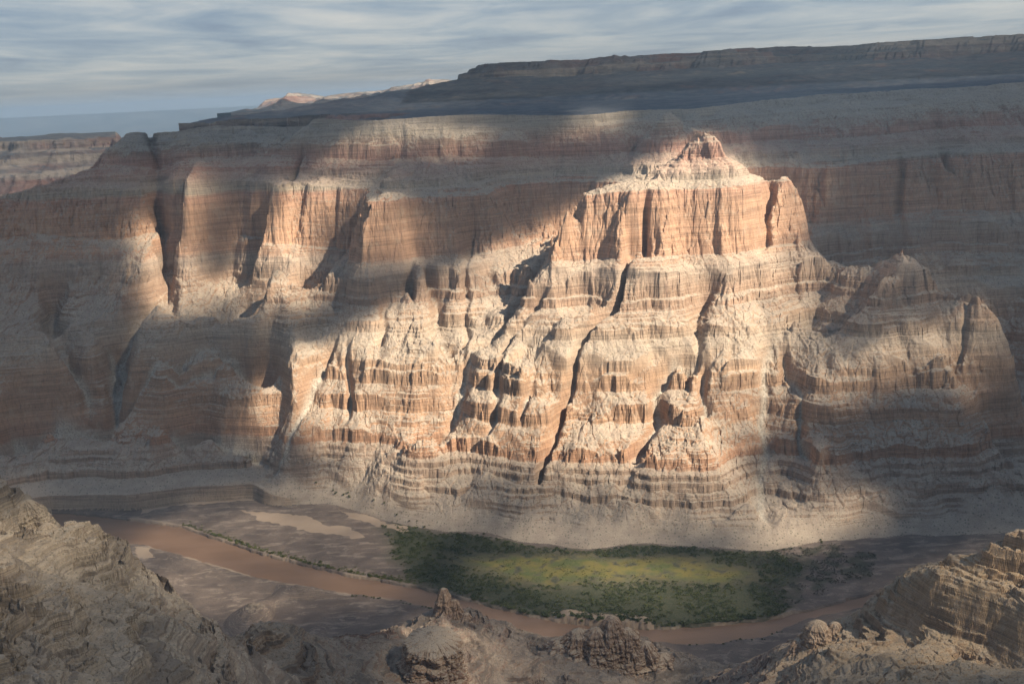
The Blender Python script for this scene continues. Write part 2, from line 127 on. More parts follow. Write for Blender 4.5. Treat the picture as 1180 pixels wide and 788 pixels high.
CLOUD_ROWS=[[2,2,2,2,2,2,2,2,2,2,2,2,2,2,2,2,2,2,2,2,2,2,2,2,2,2,2,2,2,2,2,2,2,2,2,2,2,2,2,2,2,2,2,2,2,2,2,2,2,2,2,2,2,2,2,2,2,2,2,2,2,2,2,2,2,2,2,2,2,2,2,2,2,2,2,2,2,2,2,2,2,2,2,2,2,2],
[2,2,2,2,2,2,2,2,2,2,2,2,2,2,2,2,2,2,2,2,2,2,2,2,2,2,2,2,2,2,2,2,2,2,2,2,2,2,2,2,2,2,2,2,2,2,2,2,2,2,2,2,2,2,2,2,2,2,2,2,2,2,2,2,2,2,2,2,2,2,2,2,2,2,2,2,2,2,2,2,2,2,2,2,2,2],
[2,2,2,2,2,2,2,2,2,2,2,2,2,2,2,2,2,2,2,2,2,2,2,2,2,2,2,2,2,2,2,2,2,2,2,2,2,2,2,2,2,2,2,2,2,2,2,2,2,2,2,2,2,2,2,2,2,2,2,2,2,2,2,2,2,2,2,2,2,2,2,2,2,2,2,2,2,2,2,2,2,2,2,2,2,2],
[2,2,2,2,2,2,2,2,2,2,2,2,2,2,2,2,2,2,2,2,2,2,2,2,2,2,2,2,2,2,2,2,2,2,2,2,2,2,2,2,2,2,2,2,2,2,2,2,2,2,2,2,2,2,2,2,2,2,2,2,2,2,2,2,2,2,2,2,2,2,2,2,2,2,2,2,2,2,2,2,2,2,2,2,2,2],
[2,2,2,2,2,2,2,2,2,2,2,2,2,2,2,4,4,4,4,4,4,4,4,4,4,4,4,4,2,2,2,2,2,2,2,2,2,2,2,2,2,2,2,2,2,2,2,2,2,2,2,2,2,2,2,2,2,2,2,2,2,2,2,2,2,2,2,2,2,2,2,2,2,2,2,2,2,2,2,2,2,2,2,2,2,2],
[2,2,2,2,2,2,2,2,2,2,2,2,2,2,2,4,4,4,4,4,4,4,4,4,4,4,4,3,3,3,3,2,2,2,2,2,2,2,2,2,2,2,2,2,2,2,2,2,2,2,2,2,2,2,2,2,2,2,2,2,2,2,2,2,2,2,2,2,2,2,2,2,2,2,2,2,2,2,2,2,2,2,2,2,2,2],
[2,2,2,2,2,2,2,2,2,2,2,2,2,2,4,4,4,4,4,4,4,4,4,4,4,4,3,3,3,3,3,3,2,2,2,2,2,2,2,2,2,2,2,2,2,2,2,2,2,2,2,2,2,2,2,2,2,2,2,2,2,2,2,2,2,2,2,2,2,2,2,2,2,2,2,2,2,2,2,2,2,2,2,2,2,2],
[2,2,2,2,2,2,2,2,2,2,2,2,2,2,4,4,4,4,4,4,4,4,4,4,4,3,3,3,3,3,3,2,1,2,2,2,2,2,2,2,2,2,2,2,2,2,2,2,2,2,2,2,2,2,2,2,2,2,2,2,2,2,2,2,2,2,2,2,2,2,2,2,2,2,2,2,2,2,2,2,2,2,2,2,2,2],
[2,2,2,2,2,2,2,2,2,2,2,2,2,16,8,4,4,4,3,4,4,4,4,4,3,3,3,3,3,3,2,1,1,0,0,0,0,0,0,0,0,0,0,0,0,0,2,2,2,2,2,2,2,2,2,2,2,2,2,2,2,2,2,2,2,2,2,2,2,2,2,2,2,2,2,2,2,2,2,2,2,2,2,2,2,2],
[2,2,2,2,2,2,2,2,2,2,2,2,2,16,16,8,4,4,4,3,4,4,4,3,3,3,3,3,3,2,1,1,0,0,0,0,0,0,0,0,0,0,0,0,0,0,1,2,2,2,2,2,2,2,2,2,2,2,2,2,2,2,2,2,2,2,2,2,2,2,2,2,2,2,2,2,2,2,2,2,2,2,2,2,2,2],
[2,2,2,2,2,2,2,2,2,2,2,2,3,11,16,16,8,4,4,3,3,4,3,3,3,3,3,3,2,1,1,1,0,0,0,0,0,0,0,0,0,0,0,0,0,1,1,2,2,2,2,2,2,2,2,2,2,2,2,2,2,2,2,2,2,2,2,2,2,2,2,2,2,2,2,2,2,2,2,2,2,2,2,2,2,2],
[2,2,2,2,2,2,2,2,2,2,2,2,3,3,11,16,16,8,4,4,3,3,3,3,3,3,3,2,1,1,1,1,0,0,0,0,0,0,0,0,0,0,0,0,1,1,1,2,2,2,2,2,2,2,2,2,2,2,2,2,2,2,2,2,2,2,2,2,2,2,2,2,2,2,2,2,2,2,2,2,2,2,2,2,2,2],
[2,2,2,2,2,2,2,2,2,2,2,2,3,3,3,11,16,16,8,4,4,3,3,3,3,3,2,1,1,1,1,1,1,0,0,0,0,0,0,0,0,0,0,1,1,1,1,2,2,2,2,2,2,2,2,2,2,2,2,2,2,2,2,2,2,2,2,2,2,2,2,2,2,2,2,2,2,2,2,2,2,2,2,2,2,2],
[2,2,2,2,2,2,2,2,2,2,2,2,3,3,3,3,11,16,16,8,4,4,3,3,3,3,1,1,1,1,1,1,1,0,0,0,0,0,0,0,0,0,1,1,2,2,2,2,2,2,2,2,2,2,2,2,2,2,2,2,2,2,2,2,2,2,2,2,2,2,2,2,2,2,2,2,2,2,2,2,2,2,2,2,2,2],
[2,2,2,2,2,2,2,2,2,2,2,2,3,3,3,3,3,11,16,16,8,5,4,6,3,2,1,1,1,1,1,1,4,4,1,1,0,0,0,0,0,1,2,3,4,4,5,2,2,2,2,2,2,2,2,2,2,2,2,2,2,2,2,2,2,2,2,2,2,2,2,2,2,2,2,2,2,2,2,2,2,2,2,2,2,2],
[2,2,2,2,2,2,2,2,2,2,2,2,3,3,3,3,3,3,10,16,9,8,9,14,7,2,1,1,1,1,1,3,6,8,2,1,1,2,4,1,1,6,7,8,8,9,5,1,2,2,2,2,2,2,2,2,2,2,2,2,2,2,2,2,2,2,2,2,2,2,2,2,2,2,2,2,2,2,2,2,2,2,2,2,2,2],
[2,2,2,2,2,2,2,2,2,2,2,2,3,3,3,3,3,3,3,8,9,9,10,12,14,1,1,1,1,1,1,3,6,9,6,1,1,5,13,18,17,16,15,15,14,8,1,2,2,2,2,2,2,2,2,2,2,2,2,2,2,2,2,2,2,2,2,2,2,2,2,2,2,2,2,2,2,2,2,2,2,2,2,2,2,2],
[2,2,2,2,2,2,2,2,2,2,2,2,3,3,3,3,3,3,3,4,10,9,9,8,2,1,1,1,1,1,12,2,9,9,9,7,5,14,14,14,28,24,21,19,11,1,2,2,2,6,11,2,2,2,2,2,2,2,2,2,2,2,2,2,2,2,2,2,2,2,2,2,2,2,2,2,2,2,2,2,2,2,2,2,2,2],
[2,2,2,2,2,2,2,2,2,2,2,2,3,3,3,3,3,3,3,5,8,10,9,3,2,2,1,1,1,12,12,12,8,9,9,9,9,14,14,14,24,19,17,11,1,2,2,2,6,11,5,1,1,2,2,2,2,2,2,2,2,2,2,2,2,2,2,2,2,2,2,2,2,2,2,2,2,2,2,2,2,2,2,2,2,2],
[2,2,2,2,2,2,2,2,2,2,2,2,3,3,3,3,3,3,3,5,8,9,10,2,2,1,1,1,1,12,12,12,7,9,9,9,9,5,2,11,1,7,6,1,2,2,2,6,11,5,1,1,4,7,2,2,2,2,2,2,2,2,2,2,2,2,2,2,2,2,2,2,2,2,2,2,2,2,2,2,2,2,2,2,2,2],
[2,2,2,2,2,2,2,2,2,2,2,2,3,3,3,3,3,3,4,5,7,9,6,2,1,1,1,1,1,1,10,13,8,9,9,5,5,7,1,1,1,1,1,1,2,2,6,11,5,1,1,4,7,7,6,2,2,2,2,2,2,2,2,2,2,2,2,2,2,2,2,2,2,2,2,2,2,2,2,2,2,2,2,2,2,2],
[2,2,2,2,2,2,2,2,2,2,2,2,3,3,3,3,3,3,4,5,7,6,2,1,1,1,1,1,1,7,15,19,13,9,5,5,5,7,1,1,1,1,1,2,2,6,11,5,1,1,4,7,7,6,9,11,2,2,2,2,2,2,2,2,2,2,2,2,2,2,2,2,2,2,2,2,2,2,2,2,2,2,2,2,2,2],
[2,2,2,2,2,2,2,2,2,2,2,2,3,3,3,3,3,3,4,7,8,4,3,2,2,2,2,2,5,15,16,5,5,9,9,5,7,7,6,2,1,1,1,2,6,11,5,2,1,4,7,7,6,9,11,9,7,7,2,2,2,2,2,2,2,2,2,2,2,2,2,2,2,2,2,2,2,2,2,2,2,2,2,2,2,2],
[2,2,2,2,2,2,2,2,2,2,2,2,3,3,3,3,3,6,11,15,15,11,7,5,2,2,2,2,2,1,6,5,5,8,9,9,9,9,9,2,1,1,1,3,11,6,2,1,4,7,7,6,9,11,9,7,7,3,0,0,2,2,2,2,2,2,2,2,2,2,2,2,2,2,2,2,2,2,2,2,2,2,2,2,2,2],
[2,2,2,2,2,2,2,2,2,2,2,2,2,2,2,2,14,15,17,16,15,15,11,7,5,2,3,2,2,1,1,1,1,7,9,9,9,9,9,5,1,1,1,1,5,3,1,4,7,7,6,9,11,9,7,7,3,0,0,0,2,2,2,2,2,2,2,2,2,2,2,2,2,2,2,2,2,2,2,2,2,2,2,2,2,2],
[2,2,2,2,2,2,2,2,2,2,2,2,2,2,2,2,14,14,15,17,16,15,15,11,7,5,2,3,2,1,1,1,9,11,8,9,9,9,9,8,6,6,3,1,1,1,1,7,6,6,8,11,9,7,7,3,0,0,0,0,2,2,2,2,2,2,2,2,2,2,2,2,2,2,2,2,2,2,2,2,2,2,2,2,2,2],
[2,2,2,2,2,2,2,2,2,2,2,2,2,2,2,12,13,14,14,15,17,16,15,15,12,7,6,13,6,1,2,1,3,3,5,9,10,12,14,14,12,9,8,3,1,1,1,2,6,8,11,8,7,7,3,0,0,0,0,0,0,2,2,2,2,2,2,2,2,2,2,2,2,2,2,2,2,2,2,2,2,2,2,2,2,2],
[2,2,2,2,2,2,2,2,2,2,2,2,2,2,8,10,12,13,14,14,15,17,16,16,15,14,16,17,9,7,9,3,1,2,8,10,17,19,19,19,19,14,9,6,1,1,1,0,3,11,7,7,7,3,0,0,0,0,0,0,0,0,2,2,2,2,2,2,2,2,2,2,2,2,2,2,2,2,2,2,2,2,2,2,2,2],
[2,2,2,2,2,2,2,2,2,2,2,2,3,3,5,8,10,12,13,14,14,15,17,17,17,17,17,14,12,13,13,6,1,5,9,15,19,19,19,17,16,13,8,6,5,1,1,0,0,2,6,7,3,1,0,0,0,0,0,0,0,0,2,2,2,2,2,2,2,2,2,2,2,2,2,2,2,2,2,2,2,2,2,2,2,2],
[2,2,2,2,2,2,2,2,2,2,2,2,2,3,3,5,8,10,12,13,14,14,15,17,17,17,15,13,13,12,8,4,1,3,8,12,13,14,13,11,10,10,9,18,21,12,3,0,0,0,0,1,1,0,0,0,0,0,0,0,0,0,0,0,2,2,2,2,2,2,2,2,2,2,2,2,2,2,2,2,2,2,2,2,2,2],
[2,2,2,2,2,2,2,2,2,4,4,3,2,2,3,3,5,8,10,12,13,14,14,16,16,15,13,13,12,8,9,7,1,1,3,4,7,12,13,13,13,13,14,23,24,23,15,8,0,0,0,0,0,0,0,0,0,0,0,0,0,0,0,0,2,2,2,2,2,2,2,2,2,2,2,2,2,2,2,2,2,2,2,2,2,2],
[2,2,2,2,2,2,2,2,2,3,4,4,3,2,2,3,3,5,8,10,12,13,13,14,14,13,13,12,9,10,11,9,2,2,5,10,13,13,13,13,13,13,14,18,20,13,11,3,0,0,0,0,0,0,0,0,0,0,0,0,0,0,0,0,0,2,2,2,2,2,2,2,2,2,2,2,2,2,2,2,2,2,2,2,2,2],
[2,2,2,2,2,2,1,2,2,2,3,4,3,3,2,2,3,3,5,8,10,12,13,13,13,13,12,11,12,15,12,8,7,11,13,13,13,13,13,17,20,18,13,13,7,1,0,0,0,0,0,0,0,0,0,0,0,0,0,0,0,0,0,0,0,2,2,2,2,2,2,2,2,2,2,2,2,2,2,2,2,2,2,2,2,2],
[2,2,2,2,2,1,1,1,2,2,2,3,4,3,3,2,2,3,3,5,8,11,13,13,12,11,12,14,15,13,7,15,17,13,10,11,14,17,26,34,35,27,11,7,0,0,0,0,0,0,0,0,0,0,0,0,0,0,0,0,0,0,0,0,0,2,2,2,2,2,2,2,2,2,2,2,2,2,2,2,2,2,2,2,2,2],
[2,2,2,2,1,1,1,1,1,2,2,2,3,4,3,3,2,2,3,2,4,9,9,11,11,12,13,12,8,6,21,23,11,3,12,25,32,34,35,35,35,24,1,0,0,0,0,0,0,0,0,0,0,0,0,0,0,0,0,0,0,0,0,0,0,2,2,2,2,2,2,2,2,2,2,2,2,2,2,2,2,2,2,2,2,2],
[2,2,2,2,1,1,1,1,1,1,2,2,2,3,4,3,2,2,1,1,2,2,5,10,10,9,8,7,7,23,30,15,10,25,34,35,35,35,35,35,35,17,0,2,0,0,0,0,0,0,0,0,0,0,0,0,0,0,0,0,0,0,0,0,0,2,2,2,2,2,2,2,2,2,2,2,2,2,2,2,2,2,2,2,2,2],
[2,2,2,1,1,1,1,1,1,1,1,2,2,2,3,4,3,1,1,1,1,1,4,5,5,5,9,11,16,30,35,34,34,35,35,35,35,35,35,35,35,33,16,16,5,0,0,7,10,2,0,0,0,0,0,0,0,0,0,0,0,0,0,0,0,2,2,2,2,2,2,2,2,2,2,2,2,2,2,2,2,2,2,2,2,2],
[2,2,1,1,1,1,1,1,1,1,1,1,2,2,2,3,1,1,1,1,1,1,1,1,1,1,0,4,25,35,35,35,35,35,35,35,35,35,35,35,35,35,24,21,19,9,5,16,20,5,0,0,0,0,0,0,0,0,0,0,0,0,0,0,0,2,2,2,2,2,2,2,2,2,2,2,2,2,2,2,2,2,2,2,2,2],
[2,1,1,1,1,1,1,1,1,1,1,1,1,1,1,1,1,1,1,1,1,1,1,1,1,5,15,29,35,35,35,35,35,35,35,35,35,35,35,35,35,34,13,9,20,16,20,20,11,0,1,0,0,0,0,0,0,0,0,0,0,0,0,0,0,2,2,2,2,2,2,2,2,2,2,2,2,2,2,2,2,2,2,2,2,2],
[2,1,1,1,1,1,1,1,1,1,1,1,1,1,1,1,1,1,1,1,1,1,1,1,15,33,35,35,35,35,35,35,35,35,35,35,35,35,35,35,35,31,2,4,5,1,13,16,4,4,0,0,0,0,0,0,0,0,0,0,0,0,0,0,0,2,2,2,2,2,2,2,2,2,2,2,2,2,2,2,2,2,2,2,2,2],
[1,1,1,1,1,1,1,1,1,1,1,1,1,1,1,1,1,1,1,1,1,1,7,27,33,35,35,35,35,35,35,35,35,35,35,35,35,35,35,35,35,32,4,1,2,2,3,14,10,4,2,0,0,0,0,0,0,0,0,0,0,0,0,0,0,2,2,2,2,2,2,2,2,2,2,2,2,2,2,2,2,2,2,2,2,2],
[1,1,1,1,1,1,1,1,1,1,1,1,1,1,1,1,1,1,1,1,1,8,34,35,35,35,35,35,35,35,35,35,35,35,35,35,35,35,35,35,35,35,19,2,3,3,5,10,14,9,4,2,0,0,0,0,0,0,0,0,0,0,0,0,0,2,2,2,2,2,2,2,2,2,2,2,2,2,2,2,2,2,2,2,2,2],
[1,1,1,1,1,1,1,1,1,1,1,1,1,1,1,1,1,1,1,1,1,8,34,35,35,35,35,35,35,35,35,35,35,35,35,35,35,35,35,35,35,35,17,1,3,3,3,7,13,14,9,4,0,0,0,0,0,0,0,0,0,0,0,0,0,2,2,2,2,2,2,2,2,2,2,2,2,2,2,2,2,2,2,2,2,2],
[1,1,1,1,1,1,1,1,1,1,1,1,1,1,1,1,1,1,1,1,2,17,25,33,34,35,35,35,35,35,35,35,35,35,35,35,35,35,35,35,35,30,5,0,1,3,3,3,9,14,14,7,0,0,0,0,0,0,0,0,0,0,0,0,0,2,2,2,2,2,2,2,2,2,2,2,2,2,2,2,2,2,2,2,2,2],
[1,1,1,1,1,1,1,1,1,1,1,1,1,1,1,1,1,1,1,1,1,3,11,10,28,34,35,35,35,35,35,35,35,35,35,35,35,35,35,35,34,14,0,0,0,1,3,3,3,12,12,11,5,0,0,0,0,0,0,0,0,0,0,0,0,2,2,2,2,2,2,2,2,2,2,2,2,2,2,2,2,2,2,2,2,2],
[1,1,1,1,1,1,1,1,1,1,1,1,1,1,1,1,1,1,1,1,2,1,1,1,21,24,26,28,30,34,35,35,35,35,35,35,35,35,35,35,26,4,0,0,0,0,1,3,2,7,12,11,9,3,0,0,0,0,0,0,0,0,0,0,0,2,2,2,2,2,2,2,2,2,2,2,2,2,2,2,2,2,2,2,2,2],
[1,1,1,1,1,1,1,1,1,1,1,1,1,1,1,2,1,1,1,7,13,2,1,1,8,15,18,18,20,28,35,35,35,35,35,35,35,35,35,30,8,1,0,0,0,0,0,2,2,2,7,12,10,6,1,0,0,0,0,0,0,0,0,0,0,2,2,2,2,2,2,2,2,2,2,2,2,2,2,2,2,2,2,2,2,2],
[1,1,1,1,1,1,1,1,1,1,1,1,1,1,6,3,1,1,32,33,30,7,2,1,2,6,15,17,18,23,32,35,35,35,35,35,34,35,35,29,4,0,0,0,0,0,0,1,2,2,2,6,12,5,1,0,0,0,0,0,0,0,0,0,0,2,2,2,2,2,2,2,2,2,2,2,2,2,2,2,2,2,2,2,2,2],
[1,1,1,1,1,1,1,1,1,1,1,1,1,4,14,6,1,1,20,35,22,10,17,10,1,1,12,17,18,26,32,35,35,35,33,30,32,34,34,25,6,3,0,0,0,0,0,1,2,2,1,2,2,1,0,0,0,0,0,0,0,0,0,0,0,2,2,2,2,2,2,2,2,2,2,2,2,2,2,2,2,2,2,2,2,2],
[1,1,1,1,1,1,1,1,1,1,1,1,1,7,21,13,2,5,18,35,21,11,12,2,1,1,5,14,21,34,35,35,34,28,31,28,29,29,24,21,16,6,2,0,0,0,0,1,2,2,2,1,0,0,0,0,0,0,0,0,0,0,0,0,2,2,2,2,2,2,2,2,2,2,2,2,2,2,2,2,2,2,2,2,2,2],
[1,1,1,1,1,1,1,1,1,1,1,2,13,28,30,24,16,29,35,35,19,4,1,1,1,1,1,6,16,34,35,34,30,30,29,29,29,31,27,22,21,9,0,0,0,0,0,0,2,2,1,0,0,0,0,0,0,0,0,0,0,0,0,0,2,2,2,2,2,2,2,2,2,2,2,2,2,2,2,2,2,2,2,2,2,2],
[1,1,1,1,1,1,1,1,1,1,1,8,30,31,26,28,33,35,35,21,7,1,1,1,1,1,1,2,10,32,35,33,33,32,32,31,31,31,31,26,16,3,0,0,0,0,0,0,1,0,0,0,0,0,0,0,0,0,0,0,0,0,0,0,2,2,2,2,2,2,2,2,2,2,2,2,2,2,2,2,2,2,2,2,2,2],
[1,1,1,1,1,1,1,1,1,1,6,28,27,19,3,21,34,35,26,3,1,1,1,1,1,1,1,1,3,22,34,31,34,34,34,33,31,31,31,20,5,1,0,0,0,0,0,0,0,0,0,0,0,0,0,0,0,0,0,0,0,0,0,2,2,2,2,2,2,2,2,2,2,2,2,2,2,2,2,2,2,2,2,2,2,2],
[1,1,1,1,1,1,1,1,1,2,21,25,17,1,1,18,34,32,5,3,1,1,1,1,1,1,1,1,1,5,19,24,33,34,33,32,29,23,11,10,9,4,1,0,0,0,0,0,0,0,0,0,0,0,0,0,0,0,0,0,0,0,0,2,2,2,2,2,2,2,2,2,2,2,2,2,2,2,2,2,2,2,2,2,2,2],
[1,1,1,1,1,1,1,1,2,15,27,18,1,1,13,29,35,30,6,1,1,1,1,1,1,1,1,1,1,1,3,9,23,32,28,27,26,23,15,11,9,9,1,0,0,0,0,0,0,0,0,0,0,0,0,0,0,0,0,0,0,0,0,2,2,2,2,2,2,2,2,2,2,2,2,2,2,2,2,2,2,2,2,2,2,2],
[1,1,1,1,1,1,1,1,9,21,13,8,1,4,16,29,26,16,1,1,1,1,1,1,1,1,1,1,1,1,1,1,4,15,17,22,27,24,17,9,11,2,0,0,0,0,0,0,0,0,0,0,0,0,0,0,0,0,0,0,0,0,0,2,2,2,2,2,2,2,2,2,2,2,2,2,2,2,2,2,2,2,2,2,2,2],
[1,1,1,1,1,1,1,1,2,5,4,1,1,2,4,7,2,1,2,3,7,13,9,1,1,1,1,1,1,1,1,1,0,5,8,27,25,27,17,8,1,0,0,0,0,0,0,0,0,0,0,0,0,0,0,0,0,0,0,0,0,0,2,2,2,2,2,2,2,2,2,2,2,2,2,2,2,2,2,2,2,2,2,2,2,2],
[1,1,1,1,1,1,1,2,4,2,1,1,1,1,1,13,18,17,16,18,21,20,7,1,1,1,1,1,1,1,1,1,0,6,10,20,27,17,4,0,0,0,0,0,0,0,0,0,0,0,0,0,0,0,0,0,0,0,0,0,0,0,2,2,2,2,2,2,2,2,2,2,2,2,2,2,2,2,2,2,2,2,2,2,2,2],
[1,1,1,1,1,1,1,2,2,1,1,1,1,0,1,8,9,10,10,5,4,3,1,1,1,1,5,12,10,2,1,1,2,7,15,17,15,1,0,0,0,0,0,0,0,0,0,0,0,0,0,0,0,0,0,0,0,0,0,0,0,0,2,2,2,2,2,2,2,2,2,2,2,2,2,2,2,2,2,2,2,2,2,2,2,2],
[1,1,1,1,1,1,1,1,1,1,1,1,0,0,0,1,3,6,6,4,2,0,0,0,0,1,10,13,9,1,1,1,0,1,8,5,2,0,0,0,0,0,0,0,0,0,0,0,0,0,0,0,0,0,0,0,0,0,0,0,0,0,2,2,2,2,2,2,2,2,2,2,2,2,2,2,2,2,2,2,2,2,2,2,2,2],
[1,1,1,1,0,0,1,0,0,0,0,0,0,0,1,3,4,4,8,4,2,0,0,0,0,0,9,12,7,0,0,0,0,0,1,0,0,0,0,0,0,0,0,0,0,0,0,0,0,0,0,0,0,0,0,0,0,0,0,0,0,2,2,2,2,2,2,2,2,2,2,2,2,2,2,2,2,2,2,2,2,2,2,2,2,2],
[1,1,1,0,0,0,0,0,0,0,0,0,0,0,1,3,4,5,6,5,1,0,0,0,0,0,8,8,5,1,0,0,0,0,0,0,0,0,0,0,0,0,0,0,0,0,0,0,0,0,0,0,0,0,0,0,0,0,0,0,0,2,2,2,2,2,2,2,2,2,2,2,2,2,2,2,2,2,2,2,2,2,2,2,2,2],
[1,0,0,0,0,0,0,0,0,0,0,0,0,0,2,3,3,4,5,3,0,0,0,0,0,1,8,8,6,1,0,0,0,0,0,0,0,0,0,0,0,0,0,0,0,0,0,0,0,0,0,0,0,0,0,0,0,0,0,0,0,2,2,2,2,2,2,2,2,2,2,2,2,2,2,2,2,2,2,2,2,2,2,2,2,2],
[1,0,0,0,0,0,0,0,0,0,0,0,0,0,1,3,3,4,4,0,0,0,0,0,0,1,7,7,7,2,0,0,0,0,0,0,0,0,0,0,0,0,0,0,0,0,0,0,0,0,0,0,0,0,0,0,0,0,0,0,0,0,2,2,2,2,2,2,2,2,2,2,2,2,2,2,2,2,2,2,2,2,2,2,2,2],
[0,0,0,0,0,0,0,0,0,0,0,0,0,0,0,1,3,4,3,1,0,0,0,0,1,1,5,7,7,1,0,0,0,0,0,0,0,0,0,0,0,0,0,0,0,0,0,0,0,0,0,0,0,0,0,0,0,0,0,0,0,0,2,2,2,2,2,2,2,2,2,2,2,2,2,2,2,2,2,2,2,2,2,2,2,2],
[0,0,0,0,0,0,0,0,0,0,0,0,0,0,0,0,2,3,3,1,0,0,0,1,1,5,7,7,7,2,0,0,0,0,0,0,0,0,0,0,0,0,0,0,0,0,0,0,0,0,0,0,0,0,0,0,0,0,0,0,0,0,0,2,2,2,2,2,2,2,2,2,2,2,2,2,2,2,2,2,2,2,2,2,2,2],
[0,0,0,0,0,0,0,0,0,0,0,0,0,0,0,0,0,2,2,0,0,0,0,0,0,5,8,7,7,3,0,0,0,0,0,0,0,0,0,0,0,0,0,0,0,0,0,0,0,0,0,0,0,0,0,0,0,0,0,0,0,0,0,2,2,2,2,2,2,2,2,2,2,2,2,2,2,2,2,2,2,2,2,2,2,2],
[0,0,0,0,0,0,0,0,0,0,0,0,0,0,0,0,0,0,0,0,0,0,0,0,0,0,4,7,7,3,0,0,0,0,0,0,0,0,0,0,0,0,0,0,0,0,0,0,0,0,0,0,0,0,0,0,0,0,0,0,0,0,0,2,2,2,2,2,2,2,2,2,2,2,2,2,2,2,2,2,2,2,2,2,2,2],
[0,0,0,0,0,0,0,0,0,0,0,0,0,0,0,0,1,1,1,0,0,0,0,0,0,0,2,7,7,3,0,0,0,0,0,0,0,0,0,0,0,0,0,0,0,0,0,0,0,0,0,0,0,0,0,0,0,0,0,0,0,0,0,2,2,2,2,2,2,2,2,2,2,2,2,2,2,2,2,2,2,2,2,2,2,2],
[0,0,0,0,0,0,0,0,0,0,0,0,0,0,1,1,1,1,1,1,0,0,0,0,0,0,2,7,6,2,0,0,0,0,0,0,0,0,0,0,0,0,0,0,0,0,0,0,0,0,0,0,0,0,0,0,0,0,0,0,0,0,0,2,2,2,2,2,2,2,2,2,2,2,2,2,2,2,2,2,2,2,2,2,2,2],
[0,0,0,0,0,0,0,0,0,0,0,2,2,2,1,1,1,1,1,1,1,0,0,0,0,0,1,7,5,2,0,0,0,0,0,0,0,0,0,0,0,0,0,0,0,0,0,0,0,0,0,0,0,0,0,0,0,0,0,0,0,0,0,2,2,2,2,2,2,2,2,2,2,2,2,2,2,2,2,2,2,2,2,2,2,2],
[0,0,0,0,0,0,0,0,0,0,0,2,2,2,1,1,1,1,1,1,1,0,0,0,0,0,1,6,3,2,0,0,0,0,0,0,0,0,0,0,0,0,0,0,0,0,0,0,0,0,0,0,0,0,0,0,0,0,0,0,0,0,0,2,2,2,2,2,2,2,2,2,2,2,2,2,2,2,2,2,2,2,2,2,2,2],
[0,0,0,0,0,0,0,0,0,0,2,2,2,2,1,1,1,1,1,1,1,0,0,0,0,0,1,5,3,2,0,0,0,0,0,0,0,0,0,0,0,0,0,0,0,0,0,0,0,0,0,0,0,0,0,0,0,0,0,0,0,0,0,2,2,2,2,2,2,2,2,2,2,2,2,2,2,2,2,2,2,2,2,2,2,2],
[2,2,2,2,2,2,2,2,2,2,2,2,2,2,1,1,1,1,1,1,1,0,0,0,0,0,1,3,3,2,0,0,0,0,0,0,0,0,0,0,0,0,0,0,0,0,0,0,0,0,0,0,0,0,0,0,0,0,0,0,0,0,0,2,2,2,2,2,2,2,2,2,2,2,2,2,2,2,2,2,2,2,2,2,2,2],
[2,2,2,2,2,2,2,2,2,2,2,2,2,2,1,1,1,1,1,1,1,0,0,0,0,0,1,2,3,2,0,0,0,0,0,0,0,0,0,0,0,0,0,0,0,0,0,0,0,0,0,0,0,0,0,0,0,0,0,0,0,0,0,2,2,2,2,2,2,2,2,2,2,2,2,2,2,2,2,2,2,2,2,2,2,2],
[2,2,2,2,2,2,2,2,2,2,2,2,2,2,1,1,1,1,1,1,1,0,0,0,0,0,1,2,3,2,1,0,0,0,0,0,0,0,0,0,0,0,0,0,0,0,0,0,0,0,0,0,0,0,0,0,0,0,0,0,0,0,0,2,2,2,2,2,2,2,2,2,2,2,2,2,2,2,2,2,2,2,2,2,2,2],
[2,2,2,2,2,2,2,2,2,2,2,2,2,2,1,1,1,1,1,1,1,0,0,0,0,0,1,2,2,2,1,0,0,0,0,0,0,0,0,0,0,0,0,0,0,0,0,0,0,0,0,0,0,0,0,0,0,0,0,0,0,0,0,2,2,2,2,2,2,2,2,2,2,2,2,2,2,2,2,2,2,2,2,2,2,2],
[2,2,2,2,2,2,2,2,2,2,2,2,2,2,1,1,1,1,1,1,0,0,0,0,0,0,1,2,2,2,1,0,0,0,0,0,0,0,0,0,0,0,0,0,0,0,0,0,0,0,0,0,0,0,0,0,0,0,0,0,0,0,0,2,2,2,2,2,2,2,2,2,2,2,2,2,2,2,2,2,2,2,2,2,2,2],
[2,2,2,2,2,2,2,2,2,2,2,2,2,2,1,1,1,1,1,1,0,0,0,0,0,1,1,2,2,2,1,0,0,0,0,0,0,0,0,0,0,0,0,0,0,0,0,0,0,0,0,0,0,0,0,0,0,0,0,0,0,0,0,2,2,2,2,2,2,2,2,2,2,2,2,2,2,2,2,2,2,2,2,2,2,2],
[2,2,2,2,2,2,2,2,2,2,2,2,2,2,1,1,1,1,1,0,0,0,0,0,0,1,1,2,2,1,1,0,0,0,0,0,0,0,0,0,0,0,0,0,0,0,0,0,0,0,0,0,0,0,0,0,0,0,0,0,0,0,2,2,2,2,2,2,2,2,2,2,2,2,2,2,2,2,2,2,2,2,2,2,2,2]]
